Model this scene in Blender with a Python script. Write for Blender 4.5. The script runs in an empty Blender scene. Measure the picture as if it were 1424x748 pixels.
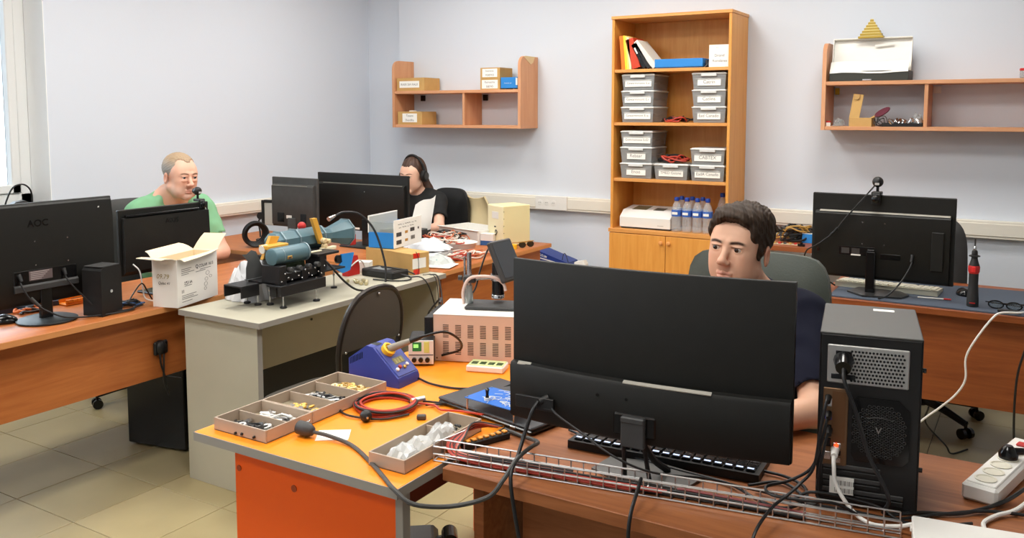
import bpy, bmesh, math, random
import numpy as np
from mathutils import Matrix, Vector
SC = bpy.context.scene
COL = SC.collection
random.seed(7); np.random.seed(7)
# ---------------------------------------------------------------- camera
cam = bpy.data.cameras.new('camera'); camo = bpy.data.objects.new('camera', cam); COL.objects.link(camo)
camo.location = (0, 0, 1.585)
camo.rotation_euler = (math.radians(90-5.05), 0, math.radians(31.26))
cam.sensor_width = 36; cam.lens = 1205/1424*36; cam.shift_y = -(374-264.2)/1424
cam.clip_start = .05
SC.camera = camo
# ---------------------------------------------------------------- daylight outside the windows
W = bpy.data.worlds.new('daylight'); SC.world = W; W.use_nodes = True
bg = W.node_tree.nodes['Background']; bg.inputs[0].default_value = (.80, .90, 1.0, 1); bg.inputs[1].default_value = 10.5
# ---------------------------------------------------------------- exposure
SC.view_settings.view_transform = 'Standard'; SC.view_settings.look = 'None'
SC.view_settings.exposure = 0.0; SC.view_settings.gamma = 1; SC.view_settings.use_curve_mapping = False
SC.cycles.use_denoising = True
SC.cycles.max_bounces = 8; SC.cycles.diffuse_bounces = 5; SC.cycles.glossy_bounces = 3; SC.cycles.transmission_bounces = 6; SC.cycles.transparent_max_bounces = 8
SC.cycles.caustics_reflective = False; SC.cycles.caustics_refractive = False
SC.cycles.sample_clamp_indirect = 6
LAMP_W = 18.5
LAMP_COL = (1.0, .985, .95)
# ---------------------------------------------------------------- materials
def lin(c):
    c = c/255
    return c/12.92 if c <= .04045 else ((c+.055)/1.055)**2.4
def L3(rgb): return (lin(rgb[0]), lin(rgb[1]), lin(rgb[2]), 1)
MATS = {}
def mat(name, rgb, rough=.5, metal=0.0, spec=.5, noise=None, bump=None, trans=0, ior=1.45, alpha=1, emit=None, coat=0, attr=None, sheen=0, sss=0):
    if name in MATS: return MATS[name]
    m = bpy.data.materials.new(name); m.use_nodes = True; nt = m.node_tree; p = nt.nodes['Principled BSDF']; MATS[name] = m
    c = L3(rgb); p.inputs['Base Color'].default_value = c
    p.inputs['Roughness'].default_value = rough; p.inputs['Metallic'].default_value = metal
    p.inputs['Specular IOR Level'].default_value = spec; p.inputs['IOR'].default_value = ior
    p.inputs['Transmission Weight'].default_value = trans; p.inputs['Alpha'].default_value = alpha
    p.inputs['Coat Weight'].default_value = coat; p.inputs['Sheen Weight'].default_value = sheen
    if sss: p.inputs['Subsurface Weight'].default_value = sss; p.inputs['Subsurface Radius'].default_value = (.012, .005, .003); p.inputs['Subsurface Scale'].default_value = 1
    if emit: p.inputs['Emission Color'].default_value = L3(emit[0]); p.inputs['Emission Strength'].default_value = emit[1]
    if noise or bump: tc = nt.nodes.new('ShaderNodeTexCoord')
    src = None
    if attr:
        a = nt.nodes.new('ShaderNodeAttribute'); a.attribute_name = attr; src = a.outputs['Color']; nt.links.new(src, p.inputs['Base Color'])
    if noise:
        n = nt.nodes.new('ShaderNodeTexNoise'); n.inputs['Scale'].default_value = noise[0]; n.inputs['Detail'].default_value = 4
        r = nt.nodes.new('ShaderNodeMapRange'); r.inputs[1].default_value = .3; r.inputs[2].default_value = .7; r.inputs[3].default_value = 1-noise[1]; r.inputs[4].default_value = 1+noise[1]
        mx = nt.nodes.new('ShaderNodeVectorMath'); mx.operation = 'SCALE'
        nt.links.new(tc.outputs['Object'], n.inputs['Vector']); nt.links.new(n.outputs['Fac'], r.inputs[0]); nt.links.new(r.outputs[0], mx.inputs['Scale'])
        if src: nt.links.new(src, mx.inputs[0])
        else: mx.inputs[0].default_value = c[:3]
        nt.links.new(mx.outputs[0], p.inputs['Base Color'])
    if bump:
        n2 = nt.nodes.new('ShaderNodeTexNoise'); n2.inputs['Scale'].default_value = bump[0]; n2.inputs['Detail'].default_value = 3
        mp = nt.nodes.new('ShaderNodeMapping'); mp.inputs['Scale'].default_value = bump[2] if len(bump) > 2 else (1, 1, 1)
        b = nt.nodes.new('ShaderNodeBump'); b.inputs['Strength'].default_value = bump[1]; b.inputs['Distance'].default_value = .004
        nt.links.new(tc.outputs['Object'], mp.inputs[0]); nt.links.new(mp.outputs[0], n2.inputs['Vector']); nt.links.new(n2.outputs['Fac'], b.inputs['Height']); nt.links.new(b.outputs[0], p.inputs['Normal'])
    return m
def wood(name, a, b, axis='Y', rough=.42, scale=1.0, spec=.5):
    if name in MATS: return MATS[name]
    m = bpy.data.materials.new(name); m.use_nodes = True; nt = m.node_tree; p = nt.nodes['Principled BSDF']; MATS[name] = m
    tc = nt.nodes.new('ShaderNodeTexCoord'); mp = nt.nodes.new('ShaderNodeMapping')
    s = {'X': (1.2, 16, 16), 'Y': (16, 1.2, 16), 'Z': (16, 16, 1.2)}[axis]
    mp.inputs['Scale'].default_value = [v*scale for v in s]
    n = nt.nodes.new('ShaderNodeTexNoise'); n.inputs['Scale'].default_value = 2.2; n.inputs['Detail'].default_value = 6; n.inputs['Roughness'].default_value = .62; n.inputs['Distortion'].default_value = .6
    r = nt.nodes.new('ShaderNodeValToRGB'); r.color_ramp.elements[0].position = .3; r.color_ramp.elements[1].position = .72
    r.color_ramp.elements[0].color = L3(b); r.color_ramp.elements[1].color = L3(a)
    nt.links.new(tc.outputs['Object'], mp.inputs[0]); nt.links.new(mp.outputs[0], n.inputs['Vector']); nt.links.new(n.outputs['Fac'], r.inputs[0]); nt.links.new(r.outputs[0], p.inputs['Base Color'])
    p.inputs['Roughness'].default_value = rough; p.inputs['Specular IOR Level'].default_value = spec
    return m
# ---------------------------------------------------------------- mesh builder
def rotz(a): return Matrix.Rotation(a, 4, 'Z')
def frame(o, zdir, up=(0, 0, 1)):
    z = Vector(zdir).normalized(); u = Vector(up)
    if abs(z.dot(u)) > .97: u = Vector((0, 1, 0)) if abs(z.y) < .9 else Vector((1, 0, 0))
    x = u.cross(z).normalized(); y = z.cross(x)
    M = Matrix((x, y, z)).transposed().to_4x4(); M.translation = Vector(o); return M
class MB:
    def __init__(s, M=None): s.v = []; s.f = []; s.mi = []; s.mats = []; s.M = M or Matrix(); s.cur = 0
    def use(s, m):
        if m not in s.mats: s.mats.append(m)
        s.cur = s.mats.index(m); return s
    def add(s, vs, fs, M=None):
        b = len(s.v); T = s.M @ M if M else s.M
        s.v += [tuple(T @ Vector(p)) for p in vs]; s.f += [tuple(b+i for i in f) for f in fs]; s.mi += [s.cur]*len(fs); return s
    def box(s, x, y, z, c=.0015, M=None):
        x0, x1 = sorted(x); y0, y1 = sorted(y); z0, z1 = sorted(z)
        c = min(c, .45*min(x1-x0, y1-y0, z1-z0))
        if c <= 0:
            vs = [(a, b, d) for a in (x0, x1) for b in (y0, y1) for d in (z0, z1)]
            return s.add(vs, [(0, 1, 3, 2), (4, 6, 7, 5), (0, 4, 5, 1), (2, 3, 7, 6), (0, 2, 6, 4), (1, 5, 7, 3)], M)
        vs = []; ix = {}
        for i in (0, 1):
            for j in (0, 1):
                for k in (0, 1):
                    X = (x0, x1)[i]; Y = (y0, y1)[j]; Z = (z0, z1)[k]; sx, sy, sz = (1-2*i)*c, (1-2*j)*c, (1-2*k)*c
                    for a, p in enumerate(((X, Y+sy, Z+sz), (X+sx, Y, Z+sz), (X+sx, Y+sy, Z))): ix[i, j, k, a] = len(vs); vs.append(p)
        fs = []
        for a in range(3):
            b, d = [(1, 2), (2, 0), (0, 1)][a]
            for q in (0, 1):
                loop = []
                for u, w in ((0, 0), (1, 0), (1, 1), (0, 1)):
                    t = [0, 0, 0]; t[a] = q; t[b] = u; t[d] = w; loop.append(ix[t[0], t[1], t[2], a])
                fs.append(tuple(loop if q else loop[::-1]))
            for u in (0, 1):           # edges along axis a
                for w in (0, 1):
                    t0 = [0, 0, 0]; t0[b] = u; t0[d] = w; t1 = list(t0); t1[a] = 1
                    q = (ix[(*t0, b)], ix[(*t1, b)], ix[(*t1, d)], ix[(*t0, d)])
                    fs.append(q if (u+w) % 2 == 0 else q[::-1])
        for i in (0, 1):
            for j in (0, 1):
                for k in (0, 1):
                    t = (ix[i, j, k, 0], ix[i, j, k, 1], ix[i, j, k, 2]); fs.append(t if (i+j+k) % 2 else t[::-1])
        return s.add(vs, fs, M)
    def prism(s, poly, axis, a0, a1, M=None):
        # poly: 2D points (u,w); axis 'x','y','z' extruded a0..a1
        def P(u, w, a): return {'x': (a, u, w), 'y': (u, a, w), 'z': (u, w, a)}[axis]
        n = len(poly); vs = [P(u, w, a0) for u, w in poly]+[P(u, w, a1) for u, w in poly]
        ar = sum(poly[i][0]*poly[(i+1) % n][1]-poly[(i+1) % n][0]*poly[i][1] for i in range(n))
        if axis == 'y': ar = -ar
        if a1 < a0: ar = -ar
        fs = [tuple(range(n))[::-1], tuple(range(n, 2*n))]+[(i, (i+1) % n, n+(i+1) % n, n+i) for i in range(n)]
        if ar < 0: fs = [f[::-1] for f in fs]
        return s.add(vs, fs, M)
    def cyl(s, p0, p1, r0, r1=None, n=16, caps=True):
        r1 = r0 if r1 is None else r1; p0 = Vector(p0); p1 = Vector(p1); F = frame(p0, p1-p0); l = (p1-p0).length
        vs = [(r*math.cos(2*math.pi*i/n), r*math.sin(2*math.pi*i/n), z) for r, z in ((r0, 0), (r1, l)) for i in range(n)]
        fs = [(i, (i+1) % n, n+(i+1) % n, n+i) for i in range(n)]
        if caps: fs += [tuple(range(n))[::-1], tuple(range(n, 2*n))]
        return s.add(vs, fs, F)
    def lathe(s, prof, M=None, n=24, caps=True):
        # prof: (r,z) from bottom to top along local z
        vs = [(r*math.cos(2*math.pi*i/n), r*math.sin(2*math.pi*i/n), z) for r, z in prof for i in range(n)]
        fs = []
        for k in range(len(prof)-1): fs += [(k*n+i, k*n+(i+1) % n, (k+1)*n+(i+1) % n, (k+1)*n+i) for i in range(n)]
        if caps: fs += [tuple(range(n))[::-1], tuple(range((len(prof)-1)*n, len(prof)*n))]
        return s.add(vs, fs, M)
    def sphere(s, c, r, n=14, sc=(1, 1, 1), M=None):
        prof = [(max(1e-4, r*math.sin(math.pi*k/n)), -r*math.cos(math.pi*k/n)) for k in range(n+1)]
        T = Matrix.Translation(c) @ (M or Matrix()) @ Matrix.Diagonal((*sc, 1)); return s.lathe(prof, T, n*2 if n < 10 else n+6, caps=False)
    def tube(s, pts, r, n=7, smooth=6, closed=False, caps=True):
        P = spline(pts, smooth, closed) if smooth else [Vector(p) for p in pts]
        m = len(P); vs = []; prev = None
        for i, p in enumerate(P):
            if closed: t = P[(i+1) % m]-P[i-1]
            else: t = P[min(i+1, m-1)]-P[max(i-1, 0)]
            if t.length < 1e-9: t = Vector((0, 0, 1))
            t.normalize()
            if prev is None:
                a = Vector((0, 0, 1)) if abs(t.z) < .9 else Vector((1, 0, 0)); u = (a-t*a.dot(t)).normalized()
            else:
                u = prev-t*prev.dot(t)
                u = u.normalized() if u.length > 1e-6 else prev
            prev = u; w = t.cross(u); rr = r(i/(m-1)) if callable(r) else r
            vs += [tuple(p+(u*math.cos(2*math.pi*k/n)+w*math.sin(2*math.pi*k/n))*rr) for k in range(n)]
        fs = []
        for i in range(m if closed else m-1):
            j = (i+1) % m; fs += [(i*n+k, i*n+(k+1) % n, j*n+(k+1) % n, j*n+k) for k in range(n)]
        if not closed and caps: fs += [tuple(range(n))[::-1], tuple(range((m-1)*n, m*n))]
        return s.add(vs, fs)
    def sheet(s, g, th=.001, M=None):
        # g: grid of points [i][j]; a thin solid sheet of thickness th
        ni, nj = len(g), len(g[0]); V = [[Vector(p) for p in row] for row in g]; top = []; bot = []
        for i in range(ni):
            for j in range(nj):
                a = V[min(i+1, ni-1)][j]-V[max(i-1, 0)][j]; b = V[i][min(j+1, nj-1)]-V[i][max(j-1, 0)]; nn = a.cross(b)
                nn = nn.normalized()*th/2 if nn.length > 1e-12 else Vector((0, 0, th/2))
                top.append(tuple(V[i][j]+nn)); bot.append(tuple(V[i][j]-nn))
        N = ni*nj; I = lambda i, j: i*nj+j; fs = []
        for i in range(ni-1):
            for j in range(nj-1):
                q = (I(i, j), I(i+1, j), I(i+1, j+1), I(i, j+1)); fs.append(q); fs.append(tuple(N+k for k in q[::-1]))
        bd = [I(i, 0) for i in range(ni)]+[I(ni-1, j) for j in range(1, nj)]+[I(i, nj-1) for i in range(ni-2, -1, -1)]+[I(0, j) for j in range(nj-2, 0, -1)]
        for k in range(len(bd)):
            a, b = bd[k], bd[(k+1) % len(bd)]; fs.append((b, a, N+a, N+b))
        return s.add(top+bot, fs, M)
    def mesh(s, name, smooth=True, ang=40):
        me = bpy.data.meshes.new(name); me.from_pydata(s.v, [], s.f)
        for m in s.mats: me.materials.append(m)
        if len(s.mats) > 1: me.polygons.foreach_set('material_index', s.mi)
        if smooth:
            me.shade_smooth(); me.set_sharp_from_angle(angle=math.radians(ang))
        me.update(); return me
    def obj(s, name, m=None, parent=None, label=None, cat=None, group=None, kind=None, loc=None, rz=0, ang=40):
        if m is not None and not s.mats: s.mats.append(m)
        o = bpy.data.objects.new(name, s.mesh(name, ang=ang)); COL.objects.link(o); o.parent = parent
        if loc is not None: o.location = loc
        if rz: o.rotation_euler = (0, 0, rz)
        return tag(o, label, cat, group, kind)
def spline(pts, k=6, closed=False):
    P = [Vector(p) for p in pts]; n = len(P)
    if n < 3: return P
    out = []
    for i in range(n if closed else n-1):
        p0 = P[i-1] if (i or closed) else P[0]*2-P[1]; p1 = P[i]; p2 = P[(i+1) % n]; p3 = P[(i+2) % n] if (i+2 < n or closed) else p2*2-p1
        for q in range(k):
            t = q/k; out.append(.5*((2*p1)+(p2-p0)*t+(2*p0-5*p1+4*p2-p3)*t*t+(3*p1-p0-3*p2+p3)*t**3))
    if not closed: out.append(P[-1])
    return out
def tag(o, label=None, cat=None, group=None, kind=None):
    if label: o['label'] = label
    if cat: o['category'] = cat
    if group: o['group'] = group
    if kind: o['kind'] = kind
    return o
def thing(name, label, cat, loc=(0, 0, 0), rz=0, group=None):
    o = bpy.data.objects.new(name, None); COL.objects.link(o); o.location = loc; o.rotation_euler = (0, 0, rz); o.empty_display_size = .05
    return tag(o, label, cat, group)
def dup(root, label, loc=None, rz=None):
    r = root.copy(); COL.objects.link(r); r['label'] = label
    if loc is not None: r.location = loc
    if rz is not None: r.rotation_euler = (0, 0, rz)
    for ch in list(root.children):
        c = ch.copy(); COL.objects.link(c); c.parent = r
        for g in ch.children:
            d = g.copy(); COL.objects.link(d); d.parent = c
    return r
def text(s, w, h, M, m, parent, name='lettering', ext=.0003, label=None, shear=0, bold=0):
    """flat lettering fitted in a w x h field centred on M (local x right, y up)"""
    cu = bpy.data.curves.new('t', 'FONT'); cu.body = s; cu.align_x = 'CENTER'; cu.extrude = 0; cu.shear = shear; cu.offset = bold; cu.resolution_u = 3
    to = bpy.data.objects.new('t', cu); COL.objects.link(to); dg = bpy.context.evaluated_depsgraph_get()
    me = bpy.data.meshes.new_from_object(to.evaluated_get(dg)); bpy.data.objects.remove(to); bpy.data.curves.remove(cu)
    n = len(me.vertices)
    if n == 0: return None
    co = np.empty(n*3); me.vertices.foreach_get('co', co); co = co.reshape(-1, 3); lo, hi = co.min(0), co.max(0); sz = np.maximum(hi-lo, 1e-6)
    k = min(w/sz[0], h/sz[1]); co = (co-(lo+hi)/2)*k; co[:, 2] = ext
    me.vertices.foreach_set('co', co.ravel()); me.transform(M); me.name = name; me.materials.clear(); me.materials.append(m); me.update()
    o = bpy.data.objects.new(name, me); COL.objects.link(o); o.parent = parent
    return tag(o, label)
def plane_M(o, right, up):
    r = Vector(right).normalized(); u = Vector(up); u = (u-r*u.dot(r)).normalized(); n = r.cross(u)
    M = Matrix((r, u, n)).transposed().to_4x4(); M.translation = Vector(o); return M
def struct(name, mb, m, parent=None, **k): return mb.obj(name, m, parent, kind='structure' if parent is None else None, **k)
# common finishes
M_wall = mat('wall paint', (213, 220, 230), .75, spec=.25, bump=(60, .05))
M_reveal = mat('white paint', (246, 248, 248), .5)
M_frame = mat('white plastic frame', (235, 237, 236), .35)
M_trunk = mat('cream trunking plastic', (228, 224, 212), .45)
M_black = mat('black plastic', (28, 28, 28), .45, spec=.4, noise=(40, .08), bump=(900, .08))
M_blackg = mat('glossy black plastic', (16, 16, 17), .2)
M_dark = mat('dark grey plastic', (58, 58, 58), .5, noise=(30, .06))
M_mon = mat('textured black monitor shell', (28, 28, 26), .5, spec=.3, noise=(25, .06), bump=(1200, .12))
M_screen = mat('dark screen glass', (9, 10, 12), .12)
M_cable = mat('black rubber cable', (24, 24, 25), .45)
M_cableg = mat('grey rubber cable', (66, 66, 64), .5)
M_white = mat('white plastic', (228, 227, 222), .4)
M_paper = mat('white paper', (240, 239, 233), .8, spec=.2)
M_ink = mat('black ink', (36, 36, 38), .8, spec=.1)
M_inkg = mat('grey ink', (118, 116, 114), .8, spec=.1)
M_card = mat('brown cardboard', (196, 158, 100), .8, spec=.15, noise=(14, .06))
M_blue = mat('blue cardboard', (40, 130, 205), .5)
M_metal = mat('bright steel', (200, 200, 200), .25, 1)
M_zinc = mat('zinc wire', (205, 205, 205), .3, 1)
M_chrome = mat('chrome', (225, 225, 225), .12, 1)
M_red = mat('red plastic', (190, 40, 38), .45)
M_redw = mat('red wire insulation', (180, 62, 46), .45)
M_yel = mat('yellow plastic', (240, 190, 40), .45)
M_gold = mat('gold plated metal', (212, 170, 92), .35, .7)
W_left = wood('cherry veneer along y', (190, 116, 60), (162, 88, 40), 'Y')
W_leftx = wood('cherry veneer along x', (198, 124, 66), (172, 96, 46), 'X')
W_case = wood('alder veneer upright', (228, 164, 80), (212, 142, 58), 'Z')
W_casex = wood('alder veneer level', (226, 164, 92), (206, 140, 70), 'X')
W_edge = mat('pale alder edge band', (226, 168, 100), .5)
W_shelf = wood('beech veneer upright', (214, 160, 118), (198, 138, 96), 'Z')
W_shelfx = wood('beech veneer level', (216, 162, 120), (200, 140, 98), 'X')
W_near = wood('walnut brown veneer', (166, 104, 62), (126, 72, 38), 'X', rough=.5, spec=.3)
W_right = wood('chestnut veneer', (156, 86, 40), (124, 60, 22), 'X', rough=.45)
M_orange = mat('orange laminate', (252, 146, 30), .38, noise=(3, .02))
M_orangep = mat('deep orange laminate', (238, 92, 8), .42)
M_greyl = mat('light grey laminate', (180, 176, 158), .55, noise=(6, .03), spec=.3)
M_greye = mat('grey edge band', (150, 146, 138), .5)
# ================================================================ the room
XL, YB, ZC, XR, YF = -4.8, 5.55, 2.95, 2.4, -1.6
struct('floor', MB().box((XL-.3, XR+.1), (YF-.1, YB+.25), (-.12, -.004), 0), mat('tile grout', (98, 92, 84), .9))
fl = bpy.data.objects['floor']
tile_m = []
for k, (c, r) in enumerate((((172, 158, 118), .3), ((167, 153, 113), .34), ((176, 162, 122), .27))):
    tile_m.append(mat('beige stone tile %d' % k, c, r, noise=(5, .05)))
TX, TY = .395, .383
tile_me = [MB().box((.0015, TX-.0015), (.0015, TY-.0015), (-.006, 0), .0012).use(m).mesh('tile') for m in tile_m]
for m, me in zip(tile_m, tile_me): me.materials.clear(); me.materials.append(m)
for i in range(-4, 13):
    for j in range(-4, 9):
        x, y = -3.54+TX*i, 2.272+TY*j
        if x < XL or x+TX > XR or y+TY > YB or y < .4: continue
        o = bpy.data.objects.new('tile', random.choice(tile_me)); COL.objects.link(o); o.parent = fl; o.location = (x, y, random.uniform(-.0004, .0004))
struct('ceiling', MB().box((XL-.3, XR+.1), (YF-.1, YB+.25), (ZC, ZC+.1), 0), mat('white ceiling tile', (238, 238, 236), .85))
# left wall with three window openings
WIN = [(1.35, 2.845), (-.55, .95)]
z0, z1 = 1.06, 2.55
mb = MB()
ys = [YF-.1]+[v for a in sorted(WIN) for v in a]+[YB+.25]
for k in range(0, len(ys), 2): mb.box((XL-.28, XL), (ys[k], ys[k+1]), (-.1, ZC), 0)
for a, b in WIN: mb.box((XL-.28, XL), (a, b), (-.1, z0), 0); mb.box((XL-.28, XL), (a, b), (z1, ZC), 0)
struct('wall_left', mb, M_wall)
mb = MB().box((-4.43, XR+.1), (YB, YB+.25), (-.1, ZC), 0).box((XL-.28, -4.43), (YB+.06, YB+.25), (-.1, ZC), 0); struct('wall_back', mb, M_wall)
struct('wall_right', MB().box((XR, XR+.1), (YF-.1, YB+.25), (-.1, ZC), 0), M_wall)
struct('wall_front', MB().box((XL-.28, XR+.1), (YF-.1, YF), (-.1, ZC), 0), M_wall)
M_glass = mat('window glass', (235, 242, 245), .02, trans=1, spec=.3, ior=1.02)
for k, (a, b) in enumerate(WIN):
    f = MB(); X0, X1 = -5.06, -4.99; t = .07
    f.box((X0, X1), (a, b), (z0, z0+t), .006).box((X0, X1), (a, b), (z1-t, z1), .006).box((X0, X1), (a, a+t), (z0, z1), .006).box((X0, X1), (b-t, b), (z0, z1), .006)
    m = (a+b)/2; f.box((X0, X1), (m-.05, m+.05), (z0, z1), .006)
    w = struct('window_%d' % (k+1), f, M_frame)
    s = .05
    for p, q in ((a+t, m-.05), (m+.05, b-t)):
        g = MB().box((X0+.01, X1+.012), (p, q), (z0+t, z0+t+s), .005).box((X0+.01, X1+.012), (p, q), (z1-t-s, z1-t), .005).box((X0+.01, X1+.012), (p, p+s), (z0+t, z1-t), .005).box((X0+.01, X1+.012), (q-s, q), (z0+t, z1-t), .005)
        sash = g.obj('sash', M_frame, w)
        MB().box((X0+.03, X0+.036), (p+s, q-s), (z0+t+s, z1-t-s), 0).obj('pane', M_glass, sash)
    MB().box((-5.0, -4.74), (a-.04, b+.0), (z0-.03, z0), .004).obj('window_sill', M_frame, w)
    r = MB().box((-4.99, XL+.001), (b-.004, b), (z0, z1), 0).box((-4.99, XL+.001), (a, a+.004), (z0, z1), 0).box((-4.99, XL+.001), (a, b), (z1-.004, z1), 0)
    r.obj('reveal', M_reveal, w)
# wall trunking (cable duct with a cover)
def duct(name, x, y, zz, lid):
    o = struct(name, MB().box(x, y, zz, .003), M_trunk); MB().box(*lid, .003).obj('cover', M_trunk, o); return o
d = duct('trim_1', (-4.43, -2.41), (YB-.05, YB), (.885, .985), ((-4.43, -2.41), (YB-.056, YB-.049), (.9, .972)))
so = MB().box((-3.13, -2.87), (YB-.066, YB-.05), (.888, .988), .003).obj('socket_strip', M_white, d)
for x in (-3.09, -3.035, -2.98):
    s_ = MB(); s_.lathe([(.022, 0), (.022, .003), (.018, .004)], frame((x, YB-.064, .94), (0, -1, 0)), 16); s_.obj('socket', M_white, so)
    s_ = MB().cyl((x-.006, YB-.0685, .94), (x-.006, YB-.068, .94), .0028, n=8).cyl((x+.006, YB-.0685, .94), (x+.006, YB-.068, .94), .0028, n=8); s_.obj('socket_hole', M_blackg, so)
duct('trim_2', (-1.56, XR), (YB-.05, YB), (.885, .985), ((-1.56, XR), (YB-.056, YB-.049), (.9, .972)))
duct('trim_3', (XL, XL+.05), (2.9, YB+.06), (.88, .972), ((XL+.049, XL+.056), (2.9, YB+.06), (.893, .96)))
for n, x, y in (('baseboard_left', (XL, XL+.014), (YF, YB)), ('baseboard_back', (-4.43, XR), (YB-.014, YB))):
    struct(n, MB().box(x, y, (0, .07), .003), mat('grey skirting', (150, 140, 125), .5))
# ceiling panels: each with its own light
M_lamp = mat('lamp diffuser', (250, 248, 240), .6, emit=((255, 244, 226), 3.0))
M_off = mat('unlit diffuser', (235, 235, 232), .6)
for i, x in enumerate((-3.5, -2.1, -.7)):
    for j, y in enumerate((-.6, 1.1, 2.8, 4.3)):
        t = thing('ceiling_lamp', 'square white ceiling light panel', 'lamp', (x, y, ZC), group='ceiling light panels')
        MB().box((-.3, .3), (-.3, -.28), (-.03, 0), .002).box((-.3, .3), (.28, .3), (-.03, 0), .002).box((-.3, -.28), (-.28, .28), (-.03, 0), .002).box((.28, .3), (-.28, .28), (-.03, 0), .002).obj('frame', M_frame, t)
        MB().box((-.28, .28), (-.28, .28), (-.02, -.005), 0).obj('diffuser', M_lamp, t)
        if x > -1 and y < 1: t['label'] = 'square white ceiling light panel, switched off'; t['group'] = 'unlit ceiling light panels'; t.children[1].data.materials[0] = M_off; continue
        la = bpy.data.lights.new('panel_light', 'AREA'); la.shape = 'SQUARE'; la.size = .54; la.energy = LAMP_W; la.color = LAMP_COL
        lo = bpy.data.objects.new('panel_light', la); COL.objects.link(lo); lo.parent = t; lo.location = (0, 0, -.032)
for k, (a, b) in enumerate(WIN):      # portals guide the daylight sampling
    la = bpy.data.lights.new('window_portal', 'AREA'); la.shape = 'RECTANGLE'; la.size = z1-z0; la.size_y = b-a; la.cycles.is_portal = True
    lo = bpy.data.objects.new('window_portal', la); COL.objects.link(lo); lo.location = (-5.1, (a+b)/2, (z0+z1)/2); lo.rotation_euler = (0, math.radians(-90), 0)
# ================================================================ desks
H = .75
# left row: two cherry desks end to end, modesty panels towards the aisle
def panel_desk(label, x0, x1, y0, y1, mods, sides, mt, mp, top=H, th=.025, edge=None):
    t = thing('desk', label, 'desk', ((x0+x1)/2, (y0+y1)/2, 0))
    ox, oy = (x0+x1)/2, (y0+y1)/2
    tp = MB().box((x0-ox, x1-ox), (y0-oy, y1-oy), (top-th, top), .002).obj('desktop', mt, t)
    if edge: # thin edge bands a hair proud of the board
        e = MB(); g = .0012
        e.box((x0-ox-g, x1-ox+g), (y0-oy-g, y0-oy+.001), (top-th+.001, top-.001), 0).box((x0-ox-g, x1-ox+g), (y1-oy-.001, y1-oy+g), (top-th+.001, top-.001), 0)
        e.box((x0-ox-g, x0-ox+.001), (y0-oy, y1-oy), (top-th+.001, top-.001), 0).box((x1-ox-.001, x1-ox+g), (y0-oy, y1-oy), (top-th+.001, top-.001), 0); e.obj('edge_band', edge, tp)
    for (a, b, c) in mods: MB().box((a[0]-ox, a[1]-ox), (b[0]-oy, b[1]-oy), c, .0015).obj('modesty_panel', mp, t)
    for (a, b) in sides: MB().box((a[0]-ox, a[1]-ox), (b[0]-oy, b[1]-oy), (.0, top-th), .0015).obj('side_panel', mp, t)
    return t
M_ce = mat('cherry edge band', (206, 140, 84), .5)
panel_desk('long cherry veneer desk along the left side, under the two left monitors', -3.86, -3.2, .7, 3.57, [((-3.285, -3.267), (.74, 3.55), (.425, .725))], [((-3.84, -3.29), (.74, .765)), ((-3.84, -3.29), (3.52, 3.545))], W_left, W_left, edge=M_ce)
# grey workbench
t = panel_desk('light grey laminate workbench carrying the teal optical instrument', -3.115, -2.625, 2.38, 3.655, [((-2.97, -2.952), (2.425, 3.62), (.43, .725))], [((-3.105, -2.66), (2.4, 2.425)), ((-3.09, -2.66), (3.62, 3.645))], M_greyl, M_greyl, edge=M_greye)
MB().box((.2095, .2115), (-.6185, -.5925), (.002, .722), .0005).obj('edge_strip', M_greye, t)
for k, (y, z) in enumerate(((3.0, .6), (3.35, .56))):
    MB().cyl((-.08, y-3.0175, z), (-.076, y-3.0175, z), .006, n=10).obj('screw_cap', M_dark, t)
# orange bench
x0, x1, y0, y1 = -1.868, -1.188, 1.462, 2.72
t = panel_desk('bright orange workbench with grey edges in the middle of the room', x0, x1, y0, y1, [((-1.225, -1.205), (1.525, 2.64), (.68, .725))], [], M_orange, mat('dark maroon panel', (110, 44, 28), .5), edge=M_greye)
ox, oy = (x0+x1)/2, (y0+y1)/2
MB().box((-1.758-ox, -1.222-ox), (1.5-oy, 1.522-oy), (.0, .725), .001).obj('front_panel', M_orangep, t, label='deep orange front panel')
MB().box((-1.222-ox, -1.200-ox), (1.497-oy, 1.525-oy), (0, .725), .001).obj('edge_strip', M_greye, t)
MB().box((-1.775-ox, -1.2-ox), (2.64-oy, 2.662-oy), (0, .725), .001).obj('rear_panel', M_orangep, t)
MB().cyl((-1.545-ox, 1.5005-oy, .655), (-1.545-ox, 1.498-oy, .655), .009, n=14).obj('cam_cap', mat('brown plastic cap', (150, 60, 20), .5), t)
MB().cyl((-1.742-ox, 1.5005-oy, .665), (-1.742-ox, 1.498-oy, .665), .008, n=14).obj('cam_cap', MATS['brown plastic cap'], t)
# brown front desk
x0, x1, y0, y1 = -1.172, .62, 1.612, 2.30
t = panel_desk('walnut brown desk nearest the viewer, under the curved monitor', x0, x1, y0, y1, [((-1.05, .52), (1.78, 1.798), (.3, .718))], [((-1.115, -1.087), (1.66, 2.27)), ((.54, .565), (1.66, 2.27))], W_near, W_near, top=H, th=.032)
# desk on the right, panel facing us
panel_desk('chestnut desk behind the computer tower with a wide rear panel', -.84, .95, 4.075, 4.76, [((-.80, .91), (4.135, 4.153), (.328, .722))], [((-.80, -.775), (4.10, 4.74)), ((.885, .91), (4.10, 4.74))], W_right, W_right, th=.028)
# table along the back wall
panel_desk('chestnut side table by the back wall, right of the bookcase', -1.57, -.62, 5.05, 5.49, [], [((-1.55, -1.525), (5.07, 5.47)), ((-.67, -.645), (5.07, 5.47))], W_right, W_right, top=.822, th=.03)
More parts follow.
